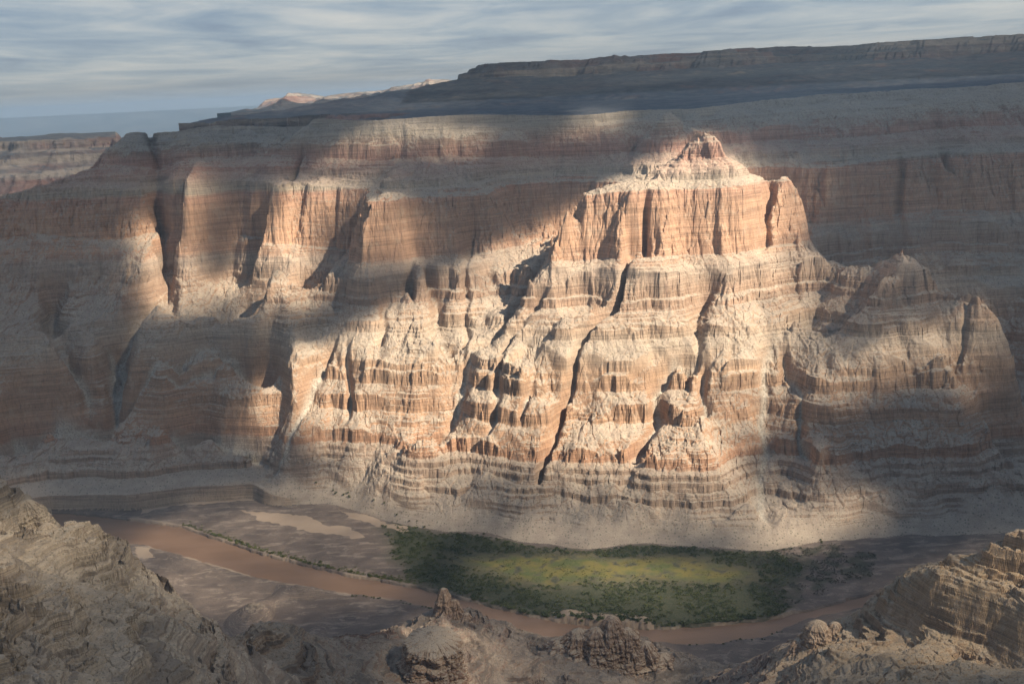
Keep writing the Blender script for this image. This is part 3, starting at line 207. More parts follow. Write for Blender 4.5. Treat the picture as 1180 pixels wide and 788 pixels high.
# TERRAIN BEGIN ------------------------------------------------------------
def sstep(a,b,x):
    t=np.clip((x-a)/(b-a),0,1); return t*t*(3-2*t)
def _hash(ix,iy,s):
    h=(ix.astype(np.int64)*374761393+iy.astype(np.int64)*668265263+s*1442695041)&0xffffffff
    h=((h^(h>>13))*1274126177)&0xffffffff
    h=((h^(h>>16))*2246822519)&0xffffffff
    return (h^(h>>15))&0xffffffff
def perlin(x,y,s=0):
    ix=np.floor(x).astype(np.int64); iy=np.floor(y).astype(np.int64)
    fx=(x-ix).astype(np.float32); fy=(y-iy).astype(np.float32)
    u=fx*fx*fx*(fx*(fx*6-15)+10); v=fy*fy*fy*(fy*(fy*6-15)+10)
    def g(a,b,dx,dy):
        k=_hash(a,b,s).astype(np.float32)*np.float32(2*math.pi/4294967296.)
        return np.cos(k)*dx+np.sin(k)*dy
    n00=g(ix,iy,fx,fy); n10=g(ix+1,iy,fx-1,fy); n01=g(ix,iy+1,fx,fy-1); n11=g(ix+1,iy+1,fx-1,fy-1)
    return ((n00*(1-u)+n10*u)*(1-v)+(n01*(1-u)+n11*u)*v)*1.5
def fbm(x,y,w,n=4,s=0,g=.5):
    o=0;a=1.
    for i in range(n):
        o=o+a*perlin(x/w,y/w,s+i*17); w*=.49; a*=g
    return o
def ridged(x,y,w,n=3,s=0,g=.5):
    o=0;a=1.
    for i in range(n):
        o=o+a*(1-2*np.abs(perlin(x/w,y/w,s+i*29))-.35); w*=.5; a*=g
    return o
def cells(x,y,w,s=0):
    """angular blocks: value of the nearest jittered point, and distance to the joint between blocks"""
    px=x/w; py=y/w; ix=np.floor(px).astype(np.int64); iy=np.floor(py).astype(np.int64)
    d1=np.full(x.shape,9.,np.float32); d2=d1.copy(); v=np.zeros(x.shape,np.float32)
    for i in (-1,0,1):
        for j in (-1,0,1):
            k=_hash(ix+i,iy+j,s); cx=ix+i+((k&1023)/1023.); cy=iy+j+(((k>>10)&1023)/1023.)
            d=((px-cx)**2+(py-cy)**2).astype(np.float32); n=d<d1
            d2=np.where(n,d1,np.minimum(d2,d)); v=np.where(n,((k>>20)&1023)/1023.-.5,v); d1=np.where(n,d,d1)
    return v,np.sqrt(d2)-np.sqrt(d1)
def tps(P,V,gx,gy,lam):
    P=np.array(P,float); V=np.array(V,float); n=len(P); sc=1000.
    Q=P/sc
    def K(r2): return np.where(r2>1e-12,.5*r2*np.log(r2+1e-12),0)
    d=((Q[:,None]-Q[None])**2).sum(-1)
    A=np.zeros((n+3,n+3)); A[:n,:n]=K(d)+lam*np.eye(n); A[:n,n]=1; A[:n,n+1:]=Q; A[n,:n]=1; A[n+1:,:n]=Q.T
    w=np.linalg.solve(A,np.r_[V,0,0,0])
    GX,GY=np.meshgrid(gx/sc,gy/sc); out=w[n]+w[n+1]*GX+w[n+2]*GY
    for i in range(n):
        out+=w[i]*K((GX-Q[i,0])**2+(GY-Q[i,1])**2)
    return out
class Field:
    def __init__(s,x0,x1,y0,y1,st,P,V,lam):
        s.x0,s.y0,s.st=x0,y0,st; gx=np.arange(x0,x1+st,st); gy=np.arange(y0,y1+st,st); s.a=tps(P,V,gx,gy,lam)
        s.gy_,s.gx_=np.gradient(s.a,st)
    def limit(s,L):
        """keep the slope of the field under L, taking half from above and half from below"""
        lo=s.a.copy(); hi=s.a.copy(); X_=s.x0+s.st*np.arange(s.a.shape[1])[None,:]; Y_=s.y0+s.st*np.arange(s.a.shape[0])[:,None]; d=s.st*(L+.9*(1-sstep(-330,-150,X_))*sstep(3150,3300,Y_)+2.2*sstep(1130,1200,X_)*(1-sstep(3100,3400,Y_))*sstep(2600,2700,Y_)+2.5*np.exp(-((X_-1040)/110)**2-((Y_-2950)/110)**2)+1.6*sstep(830,900,X_)*(1-sstep(1040,1080,X_))*sstep(3120,3200,Y_)*(1-sstep(3420,3520,Y_)))
        for _ in range(40):
            for dy,dx in ((0,1),(1,0),(0,-1),(-1,0),(1,1),(1,-1),(-1,1),(-1,-1)):
                k=d*math.hypot(dx,dy)
                pl,ph=np.pad(lo,1,mode='edge'),np.pad(hi,1,mode='edge'); a_,b_=slice(1+dy,lo.shape[0]+1+dy),slice(1+dx,lo.shape[1]+1+dx)
                lo=np.minimum(lo,pl[a_,b_]+k); hi=np.maximum(hi,ph[a_,b_]-k)
        a=(lo+hi)/2
        for _ in range(2): a[1:-1,1:-1]=(4*a[1:-1,1:-1]+a[:-2,1:-1]+a[2:,1:-1]+a[1:-1,:-2]+a[1:-1,2:])/8
        s.a=a; s.gy_,s.gx_=np.gradient(a,s.st)
    def _s(s,a,x,y):
        fx=np.clip((x-s.x0)/s.st,1,a.shape[1]-2.01); fy=np.clip((y-s.y0)/s.st,1,a.shape[0]-2.01)
        ix=fx.astype(int); iy=fy.astype(int); fx=fx-ix; fy=fy-iy
        # quadratic-smooth bilinear
        return (a[iy,ix]*(1-fx)+a[iy,ix+1]*fx)*(1-fy)+(a[iy+1,ix]*(1-fx)+a[iy+1,ix+1]*fx)*fy
    def val(s,x,y): return s._s(s.a,x,y)
    def grad(s,x,y): return s._s(s.gx_,x,y),s._s(s.gy_,x,y)
def erosion(x,y,gx,gy,scale,octs,seed=0,gain=.55,dk=1.):
    """rain gullies: waves that run down the slope, branching octave by octave"""
    h=np.zeros(x.shape,np.float32); f=1./scale; a=1.; sx=gx.astype(np.float32).copy(); sy=gy.astype(np.float32).copy()
    for o in range(octs):
        px=x*f; py=y*f; ix=np.floor(px).astype(np.int64); iy=np.floor(py).astype(np.int64)
        fx=(px-ix).astype(np.float32); fy=(py-iy).astype(np.float32)
        L=np.sqrt(sx*sx+sy*sy)+1e-6; dx=-sy/L; dy=sx/L
        hh=0;wx=0;wy=0;ws=1e-6
        for i in (-1,0,1):
            for j in (-1,0,1):
                k=_hash(ix+i,iy+j,seed+o*7); rx=((k&1023)/1023.).astype(np.float32)*.8+.1; ry=(((k>>10)&1023)/1023.).astype(np.float32)*.8+.1; ph=((k>>20)&1023).astype(np.float32)*.00614
                vx=fx-i-rx; vy=fy-j-ry; w=np.exp(-2.2*(vx*vx+vy*vy)); m=(vx*dx+vy*dy)*6.283+ph*.25
                c=np.cos(m); sn=np.sin(m); hh=hh+c*w; wx=wx-sn*w*dx; wy=wy-sn*w*dy; ws=ws+w
        hh/=ws; h+=a*hh; sx+=dk*a*wx/ws; sy+=dk*a*wy/ws
        a*=gain; f*=1.9
    return h
# strata of the far wall: (elevation, mean angle of the band that starts there)
BANDS=[(8,31),(75,74),(88,33),(108,74),(118,35),(128,74),(137,33),(150,74),(180,32),(222,74),(262,32),(290,74),(325,35),(334,74),(358,33),(411,62),(438,31),(480,74),(500,30),(508,74),(565,33),(605,70),(785,30),(812,62),(835,30),(870,70),(915,38),(950,60),(960,33),(975,74),(1000,90)]
_bz=[8.];_bt=[0.]
for (a,an),(b,_) in zip(BANDS[:-1],BANDS[1:]):
    _bt.append(_bt[-1]+(b-a)/math.tan(math.radians(an))); _bz.append(float(b))
_bz=np.array(_bz);_bt=np.array(_bt); TRIM=_bt[-1]
def t_of(z):
    if z<0: return float(z)
    if z>1000: return TRIM+(z-1000)*2.
    return float(np.interp(z,_bz,_bt))
_sm_t=np.array([t_of(z) for z in (8,150,290,411,480,605,640,740,785,870,1000)]); _sm_z=np.array([8,150,290,411,480,605,640,740,785,870,1000.])
_cf=np.zeros(len(_bt))
for i,(a,an) in enumerate(BANDS): _cf[i]=1. if an>58 else 0.
for i in range(1,len(_bt)):
    if BANDS[i-1][1]>58: _cf[i]=1.
def prof(t,s):
    zc=np.interp(t,_bt,_bz); zs=np.interp(t,_sm_t,_sm_z)
    return zs+(zc-zs)*s
FT=Field(-3300,3300,2050,6400,20,[(a,b) for a,b,c in FAR],[t_of(c) for a,b,c in FAR],6e-5)
FT.limit(1.42)
FD=Field(-3300,3300,2050,6400,60,[(a,b) for a,b,c in DZ],[c for a,b,c in DZ],.02)
FN=Field(-1700,1700,480,2700,12,[(a,b) for a,b,c in NEAR],[c for a,b,c in NEAR],5e-5)
def seg_dist(x,y,pts):
    best=np.full(x.shape,1e9)
    for (x0,y0,_),(x1,y1,_) in zip(pts[:-1],pts[1:]):
        vx,vy=x1-x0,y1-y0; L=vx*vx+vy*vy+1e-6
        t=np.clip(((x-x0)*vx+(y-y0)*vy)/L,0,1)
        best=np.minimum(best,np.hypot(x-x0-t*vx,y-y0-t*vy))
    return best
def ledges(z,x,y,h,k,s):
    """break a slope into thin rock layers of about h metres"""
    ph=perlin(x/260.,y/260.,s)*.35
    zz=z+h*.55*np.sin(z*2*math.pi/(h*4.7)+s)+h*.3*np.sin(z*2*math.pi/(h*1.9)+2*s)
    q=zz/h+ph; fr=q-np.floor(q)
    step=sstep(.30,.72,fr)
    return z+(step-fr)*h*k
def far_height(x,y):
    T=FT.val(x,y); gx,gy=FT.grad(x,y)
    wx=x+18*perlin(x/90,y/90,3); wy=y+18*perlin(x/90,y/90,5)
    t=T.copy()
    up=sstep(0,90,T)
    wash=np.zeros(x.shape,np.float32)
    for i,(w,dp,pts) in enumerate(RAVINES):
        xs=[p[0] for p in pts]; ys=[p[1] for p in pts]
        m=(x>min(xs)-150)&(x<max(xs)+150)&(y>min(ys)-150)&(y<max(ys)+150)
        if not m.any(): continue
        d=seg_dist(wx[m],wy[m],pts); t[m]-=dp*np.exp(-(d/w)**2)*up[m]
        if dp>0: wash[m]=np.maximum(wash[m],np.exp(-(d/min(w*.42,13.))**2))
    e1=erosion(wx,wy,gx,gy,175.,2,11,.5,1.); e2=erosion(wx,wy,gx,gy,48.,2,17,.55,.9)
    cf=np.interp(T,_bt,_cf); NA=.45
    big=ridged(wx,wy,320,2,41,.45)*24+fbm(x,y,130,2,7,.5)*20
    rimf=1-.75*sstep(TRIM-60,TRIM,T)
    t=t+NA*(big*.8+e1*22)*up*rimf
    cv,cj=cells(x+5*perlin(x/30,y/30,71),t*.55,15.,73); tb=np.interp(t,_bt,_cf); t=t+(.05+.95*tb)*(cv*5.5-2.4*(1-sstep(0,.10,cj)))*up*rimf
    # vertical joints: columns and clefts in cliff bands
    tc=np.interp(t,_bt,_cf); t=t+(.10+.90*tc)*(3*e2+4*perlin(wx/38,wy/38,8))*up*rimf; t=t+(.05+.95*tc)*(np.abs(perlin(wx/19,wy/19,66))*4-1.5+1.4*perlin(x/7,y/7,67))*up*rimf
    s=.45+.65*sstep(-.35,.20,fbm(x,y,230,2,91)+.10); s=s*(.30+.82*sstep(-.28,.08,perlin(wx/120,T/75.,97))); s=s*(1-.55*sstep(0,1,(-x-420)/300.)*(1-sstep(540,600,T)))
    z=prof(t,s)
    lb=sstep(0,1,(-x-560)/200.); z=z+(np.interp(t,[0,16,30,112],[8,50,54,75])-z)*lb*(t<112)*(t>0)
    cl=sstep(8,30,z)*(1-sstep(1003,1010,z))
    pl=sstep(-.05,.5,fbm(x,y,170,3,95))*(.15+.85*cf); z=ledges(z,x,y,19.,.38*cl*pl,2); z=ledges(z,x,y,7.3,(.05+.4*pl)*cl,4)
    z=z+FD.val(x,y)*sstep(100,600,z)
    z=z+cl*fbm(x,y,22,3,101)*(.2+.8*cf)
    z=np.where(t>TRIM,z+np.minimum((t-TRIM)*.02,6)+2.5*fbm(x,y,300,3,5),z)
    z=np.where(t<0,-30+0*z,z)
    return z,t,wash,e1
def near_height(x,y):
    zb=FN.val(x,y); yb_=river_d(x,y)[2]; zb=zb-16*(1-sstep(14,60,zb)); zb=np.minimum(zb,-9+.8*np.maximum(yb_-y+3,0)); gx,gy=FN.grad(x,y); up=sstep(5,60,zb)
    wx=x+9*perlin(x/45,y/45,13); wy=y+9*perlin(x/45,y/45,15)
    e=erosion(wx,wy,gx,gy,95.,4,23,.56,.7)
    R=sstep(200,420,x)
    pq=sstep(-.35,.25,fbm(x,y,110,3,65))
    z=zb+up*(e*(4.2-1*R)+ridged(wx,wy,150,4,61,.5)*(8-3.5*R)+(1-R)*sstep(450,560,zb)*ridged(wx,wy,90,3,67,.5)*5+fbm(x,y,40,4,63,.5)*2.2)
    z=ledges(z,x,y,24.,(.8+.15*(1-R))*up*pq,31); z=ledges(z,x,y,7.5,(.35+.5*pq)*up,33); z=ledges(z,x,y,3.1,.5*up,35)
    v1,j1=cells(x+4*perlin(x/20,y/20,72),y,13.,74); v2,j2=cells(x,y,5.,75)
    z=z+up*(fbm(x,y,9,3,71)*.6+(.3+.9*pq)*(v1*(1.6+1.2*R)-.9*(1-sstep(0,.12,j1)))+(.3+.7*pq)*(v2*(.6+.5*R)-.4*(1-sstep(0,.15,j2))))
    return z,e
def river_d(x,y):
    xf=np.array([p[0] for p in RFAR],float); yf=np.array([p[1] for p in RFAR],float)
    xn=np.array([p[0] for p in RNEAR],float); yn=np.array([p[1] for p in RNEAR],float)
    a=np.interp(x,xf,yf); b=np.interp(x,xn,yn)
    return np.minimum(a-y,y-b),a,b
def dist_height(x,y):
    """the plateau country beyond the rim"""
    u=x/y
    ww=np.maximum(y/10.,300.)
    n=fbm(x,y,900,5,201,.55)
    low=330+60*n
    plat=1003+10*n-25*sstep(8000,30000,y)
    z=low+(plat-low)*sstep(-1700,-500,x+600*n)
    # long mesa on the right
    d=np.minimum(y-9200+380*ridged(x,y,1700,4,211,.5)+.10*x,(x+.0+150-.02*(y-9000))*2.4-120*n)
    er=fbm(x,y,420,4,221,.55)*90+ridged(x,y,700,4,231,.55)*120
    dd=d+er
    zm=np.interp(dd,[-3000,-2300,-1100,-300,-270,-170,-140,-60,-20,4000],[0,50,115,175,222,236,266,272,300,304])
    z=np.where(dd>-3300,np.maximum(z,plat+zm+6*n),z)
    # pale broken hills left of the mesa
    hx=(x+2150)/1000.; hy=(y-15500)/1500.
    crest=np.interp(x,[-3300,-3120,-3000,-2850,-2700,-2400,-2300,-2150,-1700,-1300,-900,-600],[0,130,150,140,205,120,120,160,175,205,215,150])
    hh=crest*np.clip(1.25-np.abs(hy+.5*ridged(x,y,900,3,241))*1.1,0,1)
    z=z+np.where((y>13000)&(y<18500),hh*1.0,0)*sstep(-3350,-3150,x)*(1-sstep(-700,0,x))
    z=np.where((y>13000)&(y<18500)&(x>-3300)&(x<-1200),np.maximum(z,985+hh),z)
    # distant canyon side, far left
    k=(y-8350+.12*(x+3800)+330*ridged(x,y,1300,5,251,.55)+80*fbm(x,y,260,3,252))
    zl=np.interp(k,[-1500,-700,-500,-250,-200,60,100,300,340,600],[330,450,530,620,660,740,790,820,880,900])+14*fbm(x,y,900,3,253)
    z=np.where((u<-.30),np.maximum(z,330+(zl-330)*(1-sstep(-.345,-.315,u))*(1-sstep(9700,11500,y+500*n))),z)
    # blue plateau on the skyline
    k=(y-38500+900*ridged(x,y,4000,3,261))
    z=np.where(k>-4000,np.maximum(z,np.interp(k,[-4000,-1200,0,900,1500],[300,560,760,960,975])*(1-sstep(-.17,-.12,u))),z)
    return z
def height(x,y):
    """returns elevation and the masks (zone: 0 valley, 1 far wall, 2 near side, 3 distance; wash; t)"""
    z=np.full(x.shape,-1e3); zone=np.zeros(x.shape,np.int8); wash=np.zeros(x.shape,np.float32); tt=np.zeros(x.shape,np.float32)
    m=y<2300
    rd,ya,yb=river_d(x,y)
    rd=rd-7*(1-sstep(-300,0,x))+5*perlin(x/28,y/28,301)+2*perlin(x/9,y/9,302)
    fl=6+2.0*fbm(x,y,120,3,311)+np.clip(-rd-20,0,300)*.012
    fl=fl+9*sstep(-40,-14,-np.abs(rd+22))*sstep(60,90,x)*(1-sstep(240,270,x))*(y>(ya+yb)/2)
    fl=np.where(rd>-6,-5+(fl+5)*(1-sstep(-6,2,rd)),fl)
    z=fl.copy()
    m=(y<6400)&(y>2050)
    if m.any():
        a,t,w,e=far_height(x[m],y[m]); b=z[m]; up=a>b; b=np.where(up,a,b); z[m]=b
        zo=zone[m]; zo[up]=1; zone[m]=zo; wash[m]=w; tt[m]=t
    m=y<2700
    if m.any():
        a,e=near_height(x[m],y[m]); b=z[m]; up=a>b; z[m]=np.where(up,a,b); up=a>b+22; zo=zone[m]; zo[up]=2; zone[m]=zo
    m=y>4550
    if m.any():
        a=dist_height(x[m],y[m]); k=sstep(4650,5500,y[m]+0*a); z[m]=z[m]*(1-k)+a*k
        zo=zone[m]; zo[k>.5]=3; zone[m]=zo
    return z,zone,wash,tt
# TERRAIN END --------------------------------------------------------------
Q=1.15
# ---------------------------------------------------------------- helpers for objects
def tag(o,kind=None,label=None,cat=None,group=None):
    if kind: o['kind']=kind
    if label: o['label']=label
    if cat: o['category']=cat
    if group: o['group']=group
    return o
def mesh_obj(name,V,F,mat,attrs=None,smooth=False,parent=None):
    me=bpy.data.meshes.new(name); n=len(V); k=F.shape[1]
    me.vertices.add(n); me.vertices.foreach_set('co',np.ascontiguousarray(V,np.float32).ravel())
    me.loops.add(F.size); me.loops.foreach_set('vertex_index',F.astype(np.int32).ravel())
    me.polygons.add(len(F)); me.polygons.foreach_set('loop_start',np.arange(0,F.size,k,dtype=np.int32))
    if hasattr(me.polygons[0],'loop_total'):
        try: me.polygons.foreach_set('loop_total',np.full(len(F),k,dtype=np.int32))
        except Exception: pass
    me.polygons.foreach_set('use_smooth',np.full(len(F),smooth))
    for a,v in (attrs or {}).items():
        at=me.attributes.new(a,'FLOAT','POINT'); at.data.foreach_set('value',v.astype(np.float32))
    me.update(calc_edges=True); me.materials.append(mat)
    o=bpy.data.objects.new(name,me); C.objects.link(o)
    if parent: o.parent=parent
    return o
def new_mat(name):
    m=bpy.data.materials.new(name); m.use_nodes=True; t=NT(m.node_tree)
    b=t.n('ShaderNodeBsdfPrincipled'); b.inputs['Roughness'].default_value=.92; b.inputs['Specular IOR Level'].default_value=.15
    o=t.n('ShaderNodeOutputMaterial'); t.nt.links.new(b.outputs[0],o.inputs[0]); t.b=b; t.mat=m
    return t
def bump(t,h,dist,strength=1.):
    o=t.n('ShaderNodeBump'); o.inputs['Strength'].default_value=strength; o.inputs['Distance'].default_value=dist; t.put(o.inputs['Height'],h); t.put(t.b.inputs['Normal'],o.outputs[0])
def att(t,name):
    return t.n('ShaderNodeAttribute',attribute_name=name).outputs['Fac']
def sepz(t,v):
    o=t.n('ShaderNodeSeparateXYZ'); t.put(o.inputs[0],v); return o.outputs
TAN=(.43,.325,.225)
def rock_mat(name,stops,talus,fine=1.,tal_lo=.50,tal_hi=.70,redden=.25,gain=1.,bd=1.4,band=0.):
    t=new_mat(name); g=t.n('ShaderNodeNewGeometry'); P=g.outputs['Position']; z=sepz(t,P)[2]; nz=sepz(t,g.outputs['True Normal'])[2]
    big=t.noise(P,.006,3); zw=t.m('ADD',z,t.rng(big,0,1,-14,14))
    rock=t.ramp(t.m('DIVIDE',zw,1020.),stops)
    lay=t.noise(t.scale(P,(.006,.006,.42*fine)),1,4,.65); lay2=t.noise(t.scale(P,(.004,.004,.085*fine)),1,3,.6)
    strk=t.noise(t.scale(P,(.16*fine,.16*fine,.012)),1,4,.65); blot=t.noise(P,.03*fine,5,.65); fin=t.noise(P,.35*fine,4,.7)
    v=t.m('MULTIPLY',t.rng(lay,.3,.7,.62,1.28),t.rng(lay2,.3,.7,.80,1.16))
    rock=t.mix(1.,rock,_grey(t,t.m('MULTIPLY',v,t.rng(strk,.3,.7,.72,1.18))),'MULTIPLY')
    rock=t.mix(t.m('MULTIPLY',t.step(.54,.70,strk),.65),rock,(.15,.095,.075))
    rock=t.mix(t.m('MULTIPLY',t.step(.52,.66,blot),.35),rock,(.46,.36,.26))
    # loose cover on the gentler ground
    tc=t.mix(t.m('ADD',redden*(.6 if not band else 1.),t.m('MULTIPLY',t.step(770,850,z),.42)) if not band else redden,talus,t.ramp(t.m('DIVIDE',t.m('ADD',zw,25.),1020.),stops))
    tc=t.mix(t.step(.35,.7,blot),tc,t.mix(.5,tc,(.50,.41,.30)))
    tc=t.mix(1.,tc,_grey(t,t.m('MULTIPLY',t.rng(lay2,.3,.7,.93,1.05),t.rng(fin,.3,.7,.80,1.18))),'MULTIPLY')
    vd,vc=t.vor(P,.13*fine); vs=sepz(t,vc)[0]
    spk=t.m('MULTIPLY',t.m('SUBTRACT',1.,t.step(.20,.36,vd)),t.step(.35,.45,t.m('MULTIPLY',vs,t.rng(blot,.3,.7,.6,1.3))))
    tc=t.mix(t.m('MULTIPLY',spk,.72),tc,(.13,.12,.08))
    k=t.step(tal_lo,tal_hi,t.m('ADD',nz,t.rng(fin,0,1,-.12,.12)))
    col=t.mix(k,rock,tc)
    if band:
        bn=t.noise(t.scale(P,(.005,.005,.16)),1,3,.6,.4); col=t.mix(t.m('MULTIPLY',t.step(.50,.58,bn),.55*band),col,(.12,.095,.075))
    ws=att(t,'wash'); col=t.mix(t.m('MULTIPLY',t.m('MULTIPLY',ws,.85),t.m('SUBTRACT',1.,t.step(300,420,z))),col,t.mix(t.step(.45,.6,t.noise(P,.2,3,.7)),(.50,.44,.35),(.30,.26,.20)))
    col=t.mix(1.,col,_grey(t,gain),'MULTIPLY')
    t.put(t.b.inputs['Base Color'],col)
    ik=t.m('SUBTRACT',1.,t.m('MULTIPLY',k,.9)); h=t.m('ADD',t.m('MULTIPLY',t.m('ADD',t.m('MULTIPLY',lay,1.1),t.m('MULTIPLY',strk,1.0)),ik),t.m('MULTIPLY',fin,t.m('ADD',.28,t.m('MULTIPLY',ik,.75))))
    bump(t,h,bd,1.)
    return t.mat
def _grey(t,v):
    o=t.n('ShaderNodeCombineColor')
    for i in range(3): t.put(o.inputs[i],v)
    return o.outputs[0]
# rock colours by elevation
def st(l): return [(z/1020.,c) for z,c in l]
FARST=st([(0,(.40,.31,.22)),(70,(.36,.26,.185)),(140,(.38,.27,.19)),(150,(.40,.225,.135)),(215,(.41,.25,.15)),(270,(.38,.235,.145)),(330,(.41,.265,.165)),(400,(.42,.33,.24)),(440,(.39,.27,.18)),(480,(.37,.245,.165)),(520,(.39,.265,.18)),(580,(.43,.33,.245)),
 (603,(.46,.28,.18)),(640,(.47,.285,.178)),(740,(.465,.285,.18)),(782,(.46,.27,.18)),(795,(.42,.35,.26)),(830,(.42,.31,.23)),(866,(.42,.24,.17)),(885,(.40,.235,.17)),(912,(.41,.26,.19)),(930,(.36,.25,.18)),(965,(.44,.37,.28)),(1000,(.42,.35,.27))])
NEARST=st([(0,(.30,.23,.18)),(100,(.30,.22,.17)),(220,(.31,.20,.15)),(300,(.33,.23,.155)),(380,(.42,.29,.17)),(440,(.42,.29,.17)),(500,(.28,.205,.15)),(600,(.28,.22,.165)),(650,(.31,.255,.185)),(700,(.36,.28,.19))])
M_FAR=rock_mat('canyon rock',FARST,(.345,.278,.212))
M_RIDGE=rock_mat('ridge rock',NEARST,(.33,.25,.155),fine=1.8,redden=.5,bd=.8,band=.45)
M_NEAR=rock_mat('near rock',NEARST,(.25,.205,.148),fine=2.2,redden=.45,bd=.8,band=1.,gain=.88)
# distant country: rock, with haze blue put into the colour of gentle ground
def dist_mat():
    t=new_mat('distant rock'); g=t.n('ShaderNodeNewGeometry'); P=g.outputs['Position']; z=sepz(t,P)[2]; nz=sepz(t,g.outputs['True Normal'])[2]
    n=t.noise(P,.0012,5,.6); f=t.noise(t.scale(P,(.012,.012,.03)),1,4,.7); ban=t.noise(t.scale(P,(.0005,.0005,.02)),1,3)
    c=t.mix(t.step(.42,.62,n),(.19,.175,.165),(.26,.16,.13)); c=t.mix(t.step(.45,.6,ban),c,(.34,.29,.24))
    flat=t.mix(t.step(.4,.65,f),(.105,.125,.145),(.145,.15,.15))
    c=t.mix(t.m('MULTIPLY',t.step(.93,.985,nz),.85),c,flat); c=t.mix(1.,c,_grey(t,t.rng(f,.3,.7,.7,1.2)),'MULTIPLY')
    t.put(t.b.inputs['Base Color'],c); bump(t,f,25.,.8); return t.mat
M_DIST=dist_mat()
def shaded_plateau_mat():  # dark colour stands in for cloud shade on the far plateau
    t=new_mat('shade-dark plateau'); g=t.n('ShaderNodeNewGeometry'); P=g.outputs['Position']
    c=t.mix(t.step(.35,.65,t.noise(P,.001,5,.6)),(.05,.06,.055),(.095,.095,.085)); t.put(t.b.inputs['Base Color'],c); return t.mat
M_FARSHADE=shaded_plateau_mat()
def valley_mat():
    t=new_mat('valley ground'); g=t.n('ShaderNodeNewGeometry'); P=g.outputs['Position']
    a=t.noise(P,.02,5,.6); b=t.noise(P,.25,4,.7); wv=t.noise(t.scale(P,(.012,.05,1)),1,4,.6)
    base=t.mix(t.step(.35,.65,a),(.145,.112,.092),(.21,.16,.125)); base=t.mix(t.step(.5,.66,wv),base,(.30,.235,.18))
    vd,vc=t.vor(P,.22); base=t.mix(t.m('MULTIPLY',t.m('SUBTRACT',1.,t.step(.18,.34,vd)),.65),base,(.085,.085,.055))
    me=t.mix(t.step(.40,.62,a),(.205,.17,.05),(.10,.12,.04)); me=t.mix(t.step(.45,.7,b),me,t.mix(.5,me,(.24,.205,.10)))
    col=t.mix(att(t,'meadow'),base,me)
    col=t.mix(att(t,'scrub'),col,t.mix(t.step(.4,.6,b),(.05,.06,.03),(.095,.09,.055)))
    col=t.mix(att(t,'sand'),col,t.mix(a,(.34,.25,.175),(.43,.33,.235)))
    t.put(t.b.inputs['Base Color'],col); bump(t,t.m('ADD',a,t.m('MULTIPLY',b,.3)),1.5,.8); return t.mat
M_VAL=valley_mat()
def water_mat():
    t=new_mat('silty water'); g=t.n('ShaderNodeNewGeometry'); P=g.outputs['Position']
    n=t.noise(t.scale(P,(.006,.02,1)),1,4,.6); r=t.noise(t.scale(P,(.10,.25,1)),1,3,.6)
    t.put(t.b.inputs['Base Color'],t.mix(t.step(.35,.65,n),(.215,.13,.08),(.25,.155,.10)))
    t.b.inputs['Roughness'].default_value=.38; t.b.inputs['Specular IOR Level'].default_value=.5; bump(t,r,.25,.5); return t.mat
M_WATER=water_mat()
def leaf_mat(name,a,b):
    t=new_mat(name); g=t.n('ShaderNodeNewGeometry'); oi=t.n('ShaderNodeObjectInfo')
    n=t.noise(g.outputs['Position'],.06,3,.6); n2=t.noise(g.outputs['Position'],.9,2,.6)
    c=t.mix(t.step(.35,.65,n),a,b); c=t.mix(1.,c,_grey(t,t.rng(n2,.3,.7,.65,1.35)),'MULTIPLY'); t.put(t.b.inputs['Base Color'],c); t.b.inputs['Roughness'].default_value=.7
    return t.mat
M_LEAF=leaf_mat('tamarisk leaves',(.06,.078,.034),(.115,.128,.05)); M_BARK=leaf_mat('bark',(.12,.09,.065),(.16,.12,.09))
# ---------------------------------------------------------------- the ground sheet
def inpoly(x,y,poly):
    r=np.zeros(x.shape,bool); n=len(poly); j=n-1
    for i in range(n):
        xi,yi=poly[i]; xj,yj=poly[j]
        c=((yi>y)!=(yj>y))&(x<(xj-xi)*(y-yi)/(yj-yi+1e-9)+xi); r^=c; j=i
    return r
us=np.concatenate([np.linspace(-1.05,-.515,130,endpoint=False),np.linspace(-.515,.515,int(1150*Q)),np.linspace(.515,1.05,131)[1:]])
ys=[560.]
while ys[-1]<46000:
    y=ys[-1]; d=1.5 if y<1650 else 3. if y<2300 else 2.1 if y<3900 else 3.2 if y<4450 else max(4.,(y-4400)*.008+4)
    ys.append(y+d/Q)
ys=np.array(ys); U,Y=np.meshgrid(us,ys); X=U*Y
# the columns drift sideways a little so that no long straight rows of faces form
Z,ZONE,WASH,TT=height(X,Y)
rows,cols=Z.shape; print('grid',rows,cols)
sx=X+6*perlin(X/60,Y/60,401); sy=Y+6*perlin(X/60,Y/60,402)
val=(ZONE==0)
def soft(poly,w=0.):
    return inpoly(X+22*perlin(X/90,Y/90,412)+8*perlin(X/22,Y/22,410),Y+16*perlin(X/90,Y/90,413)+8*perlin(X/22,Y/22,411),poly).astype(np.float32)
def feather(poly,r,k=10):
    out=np.zeros(X.shape,np.float32); m=(Y<2950)&(np.abs(X)<1000); xx,yy=X[m],Y[m]; acc=0
    xx=xx+22*perlin(xx/90,yy/90,412)+12*perlin(xx/25,yy/25,410); yy=yy+16*perlin(xx/90,yy/90,413)+12*perlin(xx/25,yy/25,411)
    for i in range(k):
        a=i*2.4; q=r*math.sqrt((i+.5)/k); acc=acc+inpoly(xx+q*math.cos(a)*1.5,yy+q*math.sin(a),poly)
    out[m]=acc/k; return out
MEADOW=np.where(val,feather(P_MEADOW,38),0)*sstep(-.75,.1,fbm(X,Y,28,3,423)+.25*(Y<2400)); VEG=np.where(val,feather(P_VEG,22),0); SAND=np.where(val,np.clip(sum(soft(p) for p in P_SAND),0,1),0)
